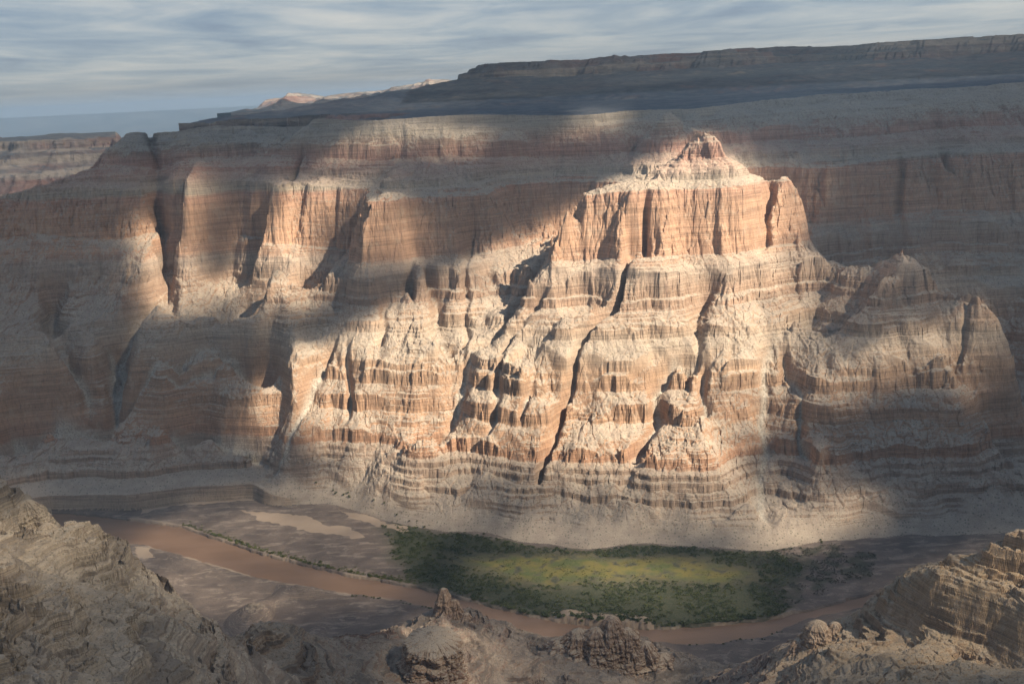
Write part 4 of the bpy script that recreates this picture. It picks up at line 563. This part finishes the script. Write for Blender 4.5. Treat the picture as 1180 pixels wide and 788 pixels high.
rdd,_,_=river_d(X,Y); rdd=rdd+5*perlin(X/28,Y/28,301)
SAND=np.maximum(SAND,np.where(val&(X>60)&(X<260)&(Y>1990)&(rdd<0)&(rdd>-34),.9,0))
SAND=np.maximum(SAND,np.where(val&(Y<2800),sstep(-9,-3,rdd)*.8,0)*sstep(-.1,.3,perlin(X/70,Y/70,420)))
SCRUB=np.clip(np.where(val,VEG,0)-MEADOW,0,1)
SC2=np.where(val,soft(P_SCRUB),0)*sstep(-.3,.3,perlin(X/35,Y/35,421))*.7
SCRUB=np.maximum(SCRUB,SC2)
V=np.stack([X,Y,Z],-1).reshape(-1,3)
idx=np.arange(rows*cols).reshape(rows,cols)
F=np.stack([idx[:-1,:-1],idx[:-1,1:],idx[1:,1:],idx[1:,:-1]],-1).reshape(-1,4)
cx=X[:-1,:-1].ravel(); cy=Y[:-1,:-1].ravel(); cz=Z[:-1,:-1].ravel(); zo=np.maximum(np.maximum(ZONE[:-1,:-1],ZONE[1:,:-1]),np.maximum(ZONE[:-1,1:],ZONE[1:,1:])).ravel()
zo=ZONE[:-1,:-1].ravel(); tt=TT[:-1,:-1].ravel()
def part(mask,name,mat,attrs,smooth=False):
    f=F[mask]; u,inv=np.unique(f,return_inverse=True)
    o=mesh_obj(name,V[u],inv.reshape(f.shape),mat,{k:a.reshape(-1)[u] for k,a in attrs.items()},smooth)
    return tag(o,kind='structure')
rk={'wash':WASH}
mb=(zo==1)&inpoly(cx,cy,P_BUTTE); ms=(zo==1)&~mb&inpoly(cx,cy,P_SIDE)
plat=((zo==1)&(tt>TRIM+3))|((zo==3)&(cy<9000)&(cz>985)&(cx/cy>-.2)&(cz<1035))
part(mb&~plat,'butte',M_FAR,rk); part(ms&~plat,'side_butte_hill',M_FAR,rk)
part((zo==1)&~mb&~ms&~plat,'canyon_wall',M_FAR,rk)
part(plat,'plateau_ground',M_DIST,{})
dm=(zo==3)&~plat
mesa=dm&(cx>-600)&(cy>5000)&(cy<14000); hills=dm&(cy>12500)&(cy<19000)&(cx<0)&(cx/cy>-.24); fw=dm&(cy<12500)
part(mesa,'mesa_hill',M_DIST,{},False); part(hills&~mesa,'distant_hills',M_DIST,{}); part(fw,'distant_canyon_side',M_DIST,{})
part(dm&~mesa&~hills&~fw,'far_plateau',M_FARSHADE,{})
nl=(zo==2)&(cx<-150)&(cy<1430); nr=(zo==2)&(cx>300)&(cy<1750)
part(nl,'near_ridge',M_NEAR,rk); part(nr,'ledgy_ridge',M_RIDGE,rk); part((zo==2)&~nl&~nr,'near_slope',M_NEAR,rk)
part(zo==0,'valley_ground',M_VAL,{'meadow':MEADOW,'scrub':SCRUB,'sand':SAND})
# river
rx=np.linspace(-2600,2600,520); a=np.interp(rx,[p[0] for p in RFAR],[p[1] for p in RFAR])+14; b=np.interp(rx,[p[0] for p in RNEAR],[p[1] for p in RNEAR])-14
vv=np.concatenate([np.stack([rx,b+(a-b)*k/6,0*rx],-1) for k in range(7)]); n=len(rx); ii=np.arange(7*n).reshape(7,n)
ff=np.stack([ii[:-1,:-1],ii[:-1,1:],ii[1:,1:],ii[1:,:-1]],-1).reshape(-1,4)
tag(mesh_obj('river_water',vv,ff,M_WATER,smooth=True),kind='structure')
# ---------------------------------------------------------------- free standing rocks of the near side
def ground_at(x,y):
    z,_,_,_=height(np.array([[float(x)]]),np.array([[float(y)]])); return float(z[0,0])
def rock_lobe(cx,cy,z0,z1,rb,rt,seed,lean=(0,0),sq=1.,tilt=(0,0),na=72,nz=70,ledge=9.,rough=.22,power=1.,dome=.4):
    """a weathered column: angle x height grid, joints cut in, ledges stepped out, uneven top"""
    h=np.linspace(0,1,nz)[:,None]; a=np.linspace(0,2*np.pi,na,endpoint=False)[None,:]
    ca,sa=np.cos(a),np.sin(a); hh=z1-z0; Zc=z0+hh*h
    xx0=cx+lean[0]*h+rb*ca; yy0=cy+lean[1]*h+rb*sa
    r=rt+(rb-rt)*(1-h)**(1.2+power)                       # flares to its foot, rounds off at the top
    r=r*np.sqrt(np.clip(1-(np.clip((h-(1-dome))/dome,0,1))**2*.93,0,1))
    lay=perlin(h*hh/ledge*1.0+0*a,ca*.8+seed+0*h,seed+6)*.16+perlin(h*hh/ledge*2.7+0*a,ca*1.5+sa+seed+0*h,seed+7)*.09
    n=fbm(ca*1.5+seed*3.1+h*.8,sa*1.5+h*.8,1.,5,seed,.55)*rough*.8+lay*(.6+rough)
    jt=np.abs(perlin(ca*3+seed,sa*3+h*1.5,seed+9)); n=n-(1-sstep(0,.12,jt))*.10*(.5+rough)
    n=n+fbm(ca*6+seed+0*h,sa*6+h*hh/9.,1.,3,seed+11,.6)*.05
    A2=a+0*h; cv1,cj1=cells(A2*6/6.2832*2.+.25*perlin(h*4+0*a,A2,seed),h*hh/ledge*.8+0*a,1.,seed+31)
    cv2,cj2=cells(A2*20/6.2832,h*hh/4.5+0*a,1.,seed+33)
    n=n+(cv1*.17-.06*(1-sstep(0,.12,cj1)))*(.5+rough*1.5)+(cv2*.07-.03*(1-sstep(0,.15,cj2)))
    r=r*(1+n)
    Xc=cx+lean[0]*h+r*ca; Yc=cy+lean[1]*h+r*sa*sq; Zc=Zc+tilt[0]*(Xc-cx)*h+tilt[1]*(Yc-cy)*h+0*a
    Vs=[np.stack([Xc,Yc,Zc],-1)]
    for k in (.8,.6,.4,.2,.04):
        xx=cx+lean[0]+(Xc[-1]-cx-lean[0])*k; yy=cy+lean[1]+(Yc[-1]-cy-lean[1])*k
        zz_=Zc[-1]+(1-k)*rt*.10+fbm(xx,yy,12.,3,seed+20)*rt*.05*(1-k)
        Vs.append(np.stack([xx,yy,zz_],-1)[None])
    V_=np.concatenate(Vs,0); m=V_.shape[0]; i=np.arange(m*na).reshape(m,na); j=np.roll(i,-1,1)
    return V_.reshape(-1,3),np.stack([i[:-1],j[:-1],j[1:],i[1:]],-1).reshape(-1,4)
def rock_thing(name,lobes,label,cat,mat=None,group=None):
    vs=[];fs=[];n=0
    for l in lobes:
        v,f=rock_lobe(*l[0],**l[1]); vs.append(v); fs.append(f+n); n+=len(v)
    V_=np.concatenate(vs); o=mesh_obj(name,V_,np.concatenate(fs),mat or M_TOWER,{'wash':np.zeros(len(V_))}); tag(o,None,label,cat,group); return o
M_TOWER=rock_mat('tower rock',[(0,(.33,.24,.175)),(.12,(.34,.235,.165)),(.2,(.40,.28,.19)),(.24,(.38,.24,.165)),(.27,(.42,.29,.20)),(.33,(.42,.31,.21)),(1,(.42,.31,.21))],(.44,.34,.235),fine=2.4,tal_lo=.66,tal_hi=.84,bd=.8)
rock_thing('rock_tower',[((-141,1492,150,300,72,44,3),dict(tilt=(-.05,.10),ledge=12.,rough=.10,power=1.2,dome=.10,na=190,nz=150)),((-108,1480,140,246,52,22,8),dict(ledge=11.,rough=.2,na=110,nz=90)),((-172,1478,140,225,46,18,21),dict(ledge=9.,rough=.25,na=90,nz=80))],'stout round rock tower with flat top and red banded sides, before the river','rock tower')
rock_thing('rock_pinnacle',[((-150,1850,60,204,46,17,12),dict(ledge=12.,rough=.32,lean=(3,0),na=100,nz=90)),((-128,1846,60,182,46,17,14),dict(ledge=10.,rough=.35,na=90)),((-108,1840,60,158,46,18,17),dict(ledge=9.,rough=.3,na=90))],'dark jagged rock pinnacle standing on a ridge against the river and the thicket','rock pinnacle')
rock_thing('rock_crag',[((149,1756,55,180,62,24,31),dict(ledge=14.,rough=.30,na=150,nz=110)),((122,1752,55,160,60,30,33),dict(ledge=12.,rough=.3,na=130,nz=90)),((92,1764,60,154,60,32,35),dict(ledge=10.,rough=.28,na=120,nz=90)),((62,1772,60,134,54,30,37),dict(ledge=9.,rough=.3)),((178,1758,60,155,50,26,39),dict(ledge=11.,rough=.3,na=110)),((206,1752,60,130,48,24,41),dict(ledge=11.,rough=.3)),((236,1752,50,106,46,24,43),dict(ledge=9.,rough=.3))],'broad broken rock crag with a tall tip, right of the rock tower near the river','rock crag')
rock_thing('rock_outcrop',[((414,1432,235,324,50,22,51),dict(ledge=13.,rough=.18,na=130,nz=100)),((442,1440,240,316,44,16,53),dict(ledge=9.,rough=.25)),((388,1434,235,296,40,14,55),dict(ledge=9.,rough=.25))],'low rounded rock knob at the river end of the ledgy ridge, with vertical cracks','rock knob')
rock_thing('rock_outcrop',[((-520,1095,600,684,38,22,61),dict(ledge=10.,rough=.22,na=130,nz=90)),((-496,1082,590,662,34,17,63),dict(ledge=9.,rough=.25,na=110,nz=80)),((-556,1090,620,692,44,22,65),dict(ledge=9.,rough=.25,na=110,nz=80))],'rounded golden brown outcrop at the left end of the near ridge crest','rock knob',M_RIDGE)
# ---------------------------------------------------------------- plants
def bush_geo(r,hh,n,rs):
    """leaf clumps spread through an uneven dome, on a short forked stem"""
    d=rs.normal(size=(n,3)); d/=np.linalg.norm(d,axis=1)[:,None]; d[:,2]=np.abs(d[:,2])*1.0-.12
    lob=1+.28*np.sin(d[:,0]*5+rs.uniform(0,6))*np.cos(d[:,1]*4+rs.uniform(0,6))
    p=d*(rs.uniform(.45,1.,(n,1))**.6)*lob[:,None]*np.array([r,r,hh*.75])+np.array([0,0,hh*.32])
    s=r*rs.uniform(.16,.34,(n,1)); a=rs.normal(size=(n,3)); a/=np.linalg.norm(a,axis=1)[:,None]; b=np.cross(a,rs.normal(size=(n,3))); b/=np.linalg.norm(b,axis=1)[:,None]+1e-6
    V_=np.stack([p-a*s,p-b*s*.8,p+a*s,p+b*s*.8],1).reshape(-1,3); F_=np.arange(4*n).reshape(n,4); return V_,F_
def merge(parts):
    vs=[];fs=[];n=0
    for v,f in parts: vs.append(v); fs.append(f+n); n+=len(v)
    return np.concatenate(vs),np.concatenate(fs)
def stem_geo(h,r):
    P=[]
    for k,(dx,dy) in enumerate(((.5,.1),(-.35,.4),(-.1,-.5))):
        a=np.linspace(0,2*np.pi,5,endpoint=False); c=[]
        for t_,q in ((0,1.),(.55,.7),(1,.3)): c.append(np.stack([dx*h*.6*t_+r*q*np.cos(a),dy*h*.6*t_+r*q*np.sin(a),-.3+h*t_+0*a],-1))
        v=np.concatenate(c); i=np.arange(15).reshape(3,5); j=np.roll(i,-1,1); P.append((v,np.stack([i[:-1],j[:-1],j[1:],i[1:]],-1).reshape(-1,4)))
    return merge(P)
RS=np.random.RandomState(5)
M_LEAF2=leaf_mat('willow leaves',(.085,.10,.032),(.15,.155,.05)); M_LEAF3=leaf_mat('grey scrub leaves',(.10,.10,.075),(.15,.13,.10))
def proto(name,mat,n=90):
    v,f=merge([bush_geo(1.,1.15,n,RS),stem_geo(.7,.06)]); me=mesh_obj(name,v,f,mat); return me
PROT={k:[proto(nm,mt) for _ in range(4)] for k,nm,mt in (('t','tamarisk_bush',M_LEAF),('w','willow_bush',M_LEAF2))}
used=set()
def put_bush(kind,x,y,s,label,group):
    pr=PROT[kind][RS.randint(4)]
    o=pr if pr.name not in used else pr.copy()
    if o is pr: used.add(pr.name)
    else: C.objects.link(o)
    o.location=(x,y,ground_fast(x,y)); o.rotation_euler=(0,0,RS.uniform(0,6.28)); o.scale=(s,s,s*RS.uniform(.8,1.15)); tag(o,None,label,'bush',group)
_zi=None
def ground_fast(x,y):
    u=x/y; j=int(np.clip(np.searchsorted(us,u),1,len(us)-1)); i=int(np.clip(np.searchsorted(ys,y),1,len(ys)-1)); return float(Z[i,j])
def zone_fast(x,y):
    j=int(np.clip(np.searchsorted(us,x/y),1,len(us)-1)); i=int(np.clip(np.searchsorted(ys,y),1,len(ys)-1)); return ZONE[i,j]
def along(fx,n,j=6.):
    xs=[p[0] for p in fx]; ysx=[p[1] for p in fx]
    for k in range(n):
        t_=RS.uniform(xs[0],xs[-1]); yield t_+RS.normal()*j*.3,float(np.interp(t_,xs,ysx))
FB=[p for p in RFAR if -900<p[0]<800]; NB=[p for p in RNEAR if -820<p[0]<700]
cnt=0
for x,y in along([p for p in FB if -180<=p[0]<=620] ,150):
    put_bush('t',x,y+abs(RS.normal())*9+4,RS.uniform(3.,5.),'dark green tamarisk bush where the thicket meets the far edge of the brown river','tamarisk bushes on the far river edge')
for x,y in along([p for p in FB if -860<=p[0]<=-180],78):
    put_bush('w',x,y+abs(RS.normal())*7+3,RS.uniform(2.6,4.6),'yellow green bush on the far bank of the upstream river bend','bushes on the far bank upstream')
for x,y in along([p for p in NB if -420<=p[0]<=-140],22):
    put_bush('t',x,y-abs(RS.normal())*5-3,RS.uniform(1.6,2.6),'small dark bush on the near bank upstream of the rock tower','bushes on the near bank upstream')
for x,y in along([p for p in NB if 250<=p[0]<=520],18):
    put_bush('t',x,y-abs(RS.normal())*6-3,RS.uniform(1.6,2.8),'small dark bush on the near bank beside the downstream river reach','bushes on the near bank downstream')
FT_=sorted([(a,b) for a,b,c in FAR if c==8 and -620<a<720])
for x,y in along(FT_,35):
    put_bush('t',x,y-RS.uniform(4,16),RS.uniform(2.2,3.6),'dark bush in the ragged row along the foot of the lit talus slope','bushes along the foot of the slope')
# the thicket itself: thousands of bushes that nobody could count
def thicket(name,mat,pts,label=None):
    base=[bush_geo(1.,1.1,26,RS) for _ in range(12)]; vs=[];fs=[];n=0
    for k,(x,y,s) in enumerate(pts):
        v,f=base[k%12]; c,s_=math.cos(k*1.7),math.sin(k*1.7)
        R_=np.array([[c,s_,0],[-s_,c,0],[0,0,1]]); vs.append(v@R_*s+np.array([x,y,ground_fast(x,y)])); fs.append(f+n); n+=len(v)
    o=mesh_obj(name,np.concatenate(vs),np.concatenate(fs),mat); tag(o,'stuff'); return o
def scatter(poly,n,cond,smin,smax):
    P=np.array(poly,float); out=[]
    xx=RS.uniform(P[:,0].min(),P[:,0].max(),n); yy=RS.uniform(P[:,1].min(),P[:,1].max(),n)
    zz0=np.array([zone_fast(a,b) for a,b in zip(xx,yy)])
    m=(zz0==0)&inpoly(xx+22*perlin(xx/90,yy/90,412)+8*perlin(xx/22,yy/22,410),yy+16*perlin(xx/90,yy/90,413)+8*perlin(xx/22,yy/22,411),poly)&cond(xx,yy); xx,yy=xx[m],yy[m]; return [(x,y,RS.uniform(smin,smax)) for x,y in zip(xx,yy)]
inm=lambda x,y: inpoly(x+22*perlin(x/90,y/90,412)+8*perlin(x/22,y/22,410),y+16*perlin(x/90,y/90,413)+8*perlin(x/22,y/22,411),P_MEADOW)
rv=lambda x,y: river_d(x,y)[0]
pts=scatter(P_VEG,17000,lambda x,y:(~inm(x,y))&(rv(x,y)<-6)&(fbm(x,y,70,3,431)+.7*fbm(x,y,24,2,432)>-.12),2.2,4.4)
thicket('thicket_bushes',M_LEAF,pts)
pts=scatter(P_VEG,7000,lambda x,y:(~inm(x,y))&(rv(x,y)<-6)&(fbm(x,y,45,3,433)>.12),1.8,3.4)+scatter(P_MEADOW,5000,lambda x,y:fbm(x,y,40,3,434)>.12,.6,1.5)+scatter(P_MEADOW,1500,lambda x,y:fbm(x,y,90,3,444)>.2,1.5,2.8)
lb=[(x,y+abs(RS.normal())*12+3,RS.uniform(1.4,3.2)) for x,y in along([p for p in FB if -900<=p[0]<=-150],420)]
thicket('thicket_willows',M_LEAF2,pts+lb)
sc=lambda x,y:(rv(x,y)<-6)&(fbm(x,y,35,3,435)>-.1)
thicket('grey_scrub',M_LEAF3,scatter(P_SCRUB,5000,sc,1.,2.2)+scatter(P_VEG,1500,lambda x,y:(~inm(x,y))&(rv(x,y)<-6)&(fbm(x,y,70,3,436)>.15),1.4,2.4))
# ---------------------------------------------------------------- unseen cloud layer added overhead, gaps shaped to lay out the sun patches
def shade_cloud_layer():
    gx0,gy0,gs=CLOUD_GRID; G=np.array(CLOUD_ROWS,float)/35.
    ny,nx=G.shape; x1=gx0+nx*gs; y1=gy0+ny*gs
    xs=np.concatenate([-np.arange(200,8000,220)[::-1]+gx0,np.arange(gx0,x1+1,28.),x1+np.geomspace(200,9000,24)])
    yy=np.concatenate([-np.geomspace(200,7000,20)[::-1]+gy0,np.arange(gy0,y1+1,28.),y1+np.arange(200,9200,150)])
    A,B=np.meshgrid(xs,yy); fx=np.clip((A-gx0)/gs-.5,0,nx-1.001); fy=np.clip((B-gy0)/gs-.5,0,ny-1.001)
    ix=fx.astype(int); iy=fy.astype(int); fx=fx-ix; fy=fy-iy
    L=(G[iy,ix]*(1-fx)+G[iy,ix+1]*fx)*(1-fy)+(G[iy+1,ix]*(1-fx)+G[iy+1,ix+1]*fx)*fy
    out=(A<gx0)|(A>x1)|(B<gy0)|(B>y1); L=np.where(out,.03,L)
    L=np.where(B>y1,np.clip(.04+.14*sstep(y1,y1+1500,B)*sstep(-.3,.3,fbm(A,B,1900,4,531)),0,1),L)
    L=np.where((B>y1)&(((A+1700)/2300)**2+((B-6700)/1600)**2<1),.3,L)
    L=np.clip(L+(fbm(A,B,260,4,501,.55)*.5)*np.clip(L*(1-L)*4-.35,0,1)*(B<=y1),0,1)
    bot=3300-(1-L)*(50+60*fbm(A,B,600,3,511)); top=3300+(1-L)*(180+120*fbm(A,B,450,4,521))
    n=A.size; ii=np.arange(n).reshape(A.shape); f=np.stack([ii[:-1,:-1],ii[1:,:-1],ii[1:,1:],ii[:-1,1:]],-1).reshape(-1,4)
    keep=(L[:-1,:-1].ravel()<.985); f=f[keep]
    V2=np.concatenate([np.stack([A,B,bot],-1).reshape(-1,3),np.stack([A,B,top],-1).reshape(-1,3)])
    F2=np.concatenate([f,f[:,::-1]+n]); side=np.r_[np.zeros(n),np.ones(n)]; LL=np.r_[L.ravel(),L.ravel()]
    m=bpy.data.materials.new('cloud'); m.use_nodes=True; t=NT(m.node_tree)
    l=att(t,'clear'); s=att(t,'upper'); at_=t.m('MULTIPLY',t.m('SUBTRACT',1.,l),.25)
    ab=t.m('SUBTRACT',1.,t.m('DIVIDE',l,t.m('SUBTRACT',1.,at_)),clamp=True); fac=t.m('ADD',t.m('MULTIPLY',s,at_),t.m('MULTIPLY',t.m('SUBTRACT',1.,s),ab))
    tr=t.n('ShaderNodeBsdfTransparent'); tl=t.n('ShaderNodeBsdfTranslucent'); df=t.n('ShaderNodeBsdfDiffuse'); tl.inputs[0].default_value=(.14,.205,.35,1); df.inputs[0].default_value=(.18,.23,.32,1)
    mm=t.n('ShaderNodeMixShader'); mm.inputs[0].default_value=CLOUD_DF; t.nt.links.new(tl.outputs[0],mm.inputs[1]); t.nt.links.new(df.outputs[0],mm.inputs[2])
    m2=t.n('ShaderNodeMixShader'); t.put(m2.inputs[0],fac); t.nt.links.new(tr.outputs[0],m2.inputs[1]); t.nt.links.new(mm.outputs[0],m2.inputs[2])
    o=t.n('ShaderNodeOutputMaterial'); t.nt.links.new(m2.outputs[0],o.inputs[0])
    tag(mesh_obj('shade_cloud_layer',V2,F2,m,{'clear':LL,'upper':side},smooth=True),kind='stuff')
CLOUD_DF=.45
shade_cloud_layer()
# ---------------------------------------------------------------- air
def box(name,x0,x1,y0,y1,z0,z1,mat):
    v=np.array([(x,y,z) for x in (x0,x1) for y in (y0,y1) for z in (z0,z1)],float)
    f=np.array([(0,1,3,2),(4,6,7,5),(0,4,5,1),(2,3,7,6),(0,2,6,4),(1,5,7,3)])
    return mesh_obj(name,v,f,mat)
hm=bpy.data.materials.new('haze'); hm.use_nodes=True; nt=hm.node_tree; nt.nodes.clear()
pv=nt.nodes.new('ShaderNodeVolumePrincipled'); pv.inputs['Color'].default_value=(.52,.73,1,1); pv.inputs['Density'].default_value=4.5e-5; pv.inputs['Anisotropy'].default_value=.1
oo=nt.nodes.new('ShaderNodeOutputMaterial'); nt.links.new(pv.outputs[0],oo.inputs['Volume'])
zt=float(Z.max())+15; wx_=46500*.8
tag(box('haze',-wx_,wx_,-900,47500,-7,zt,hm),kind='stuff')
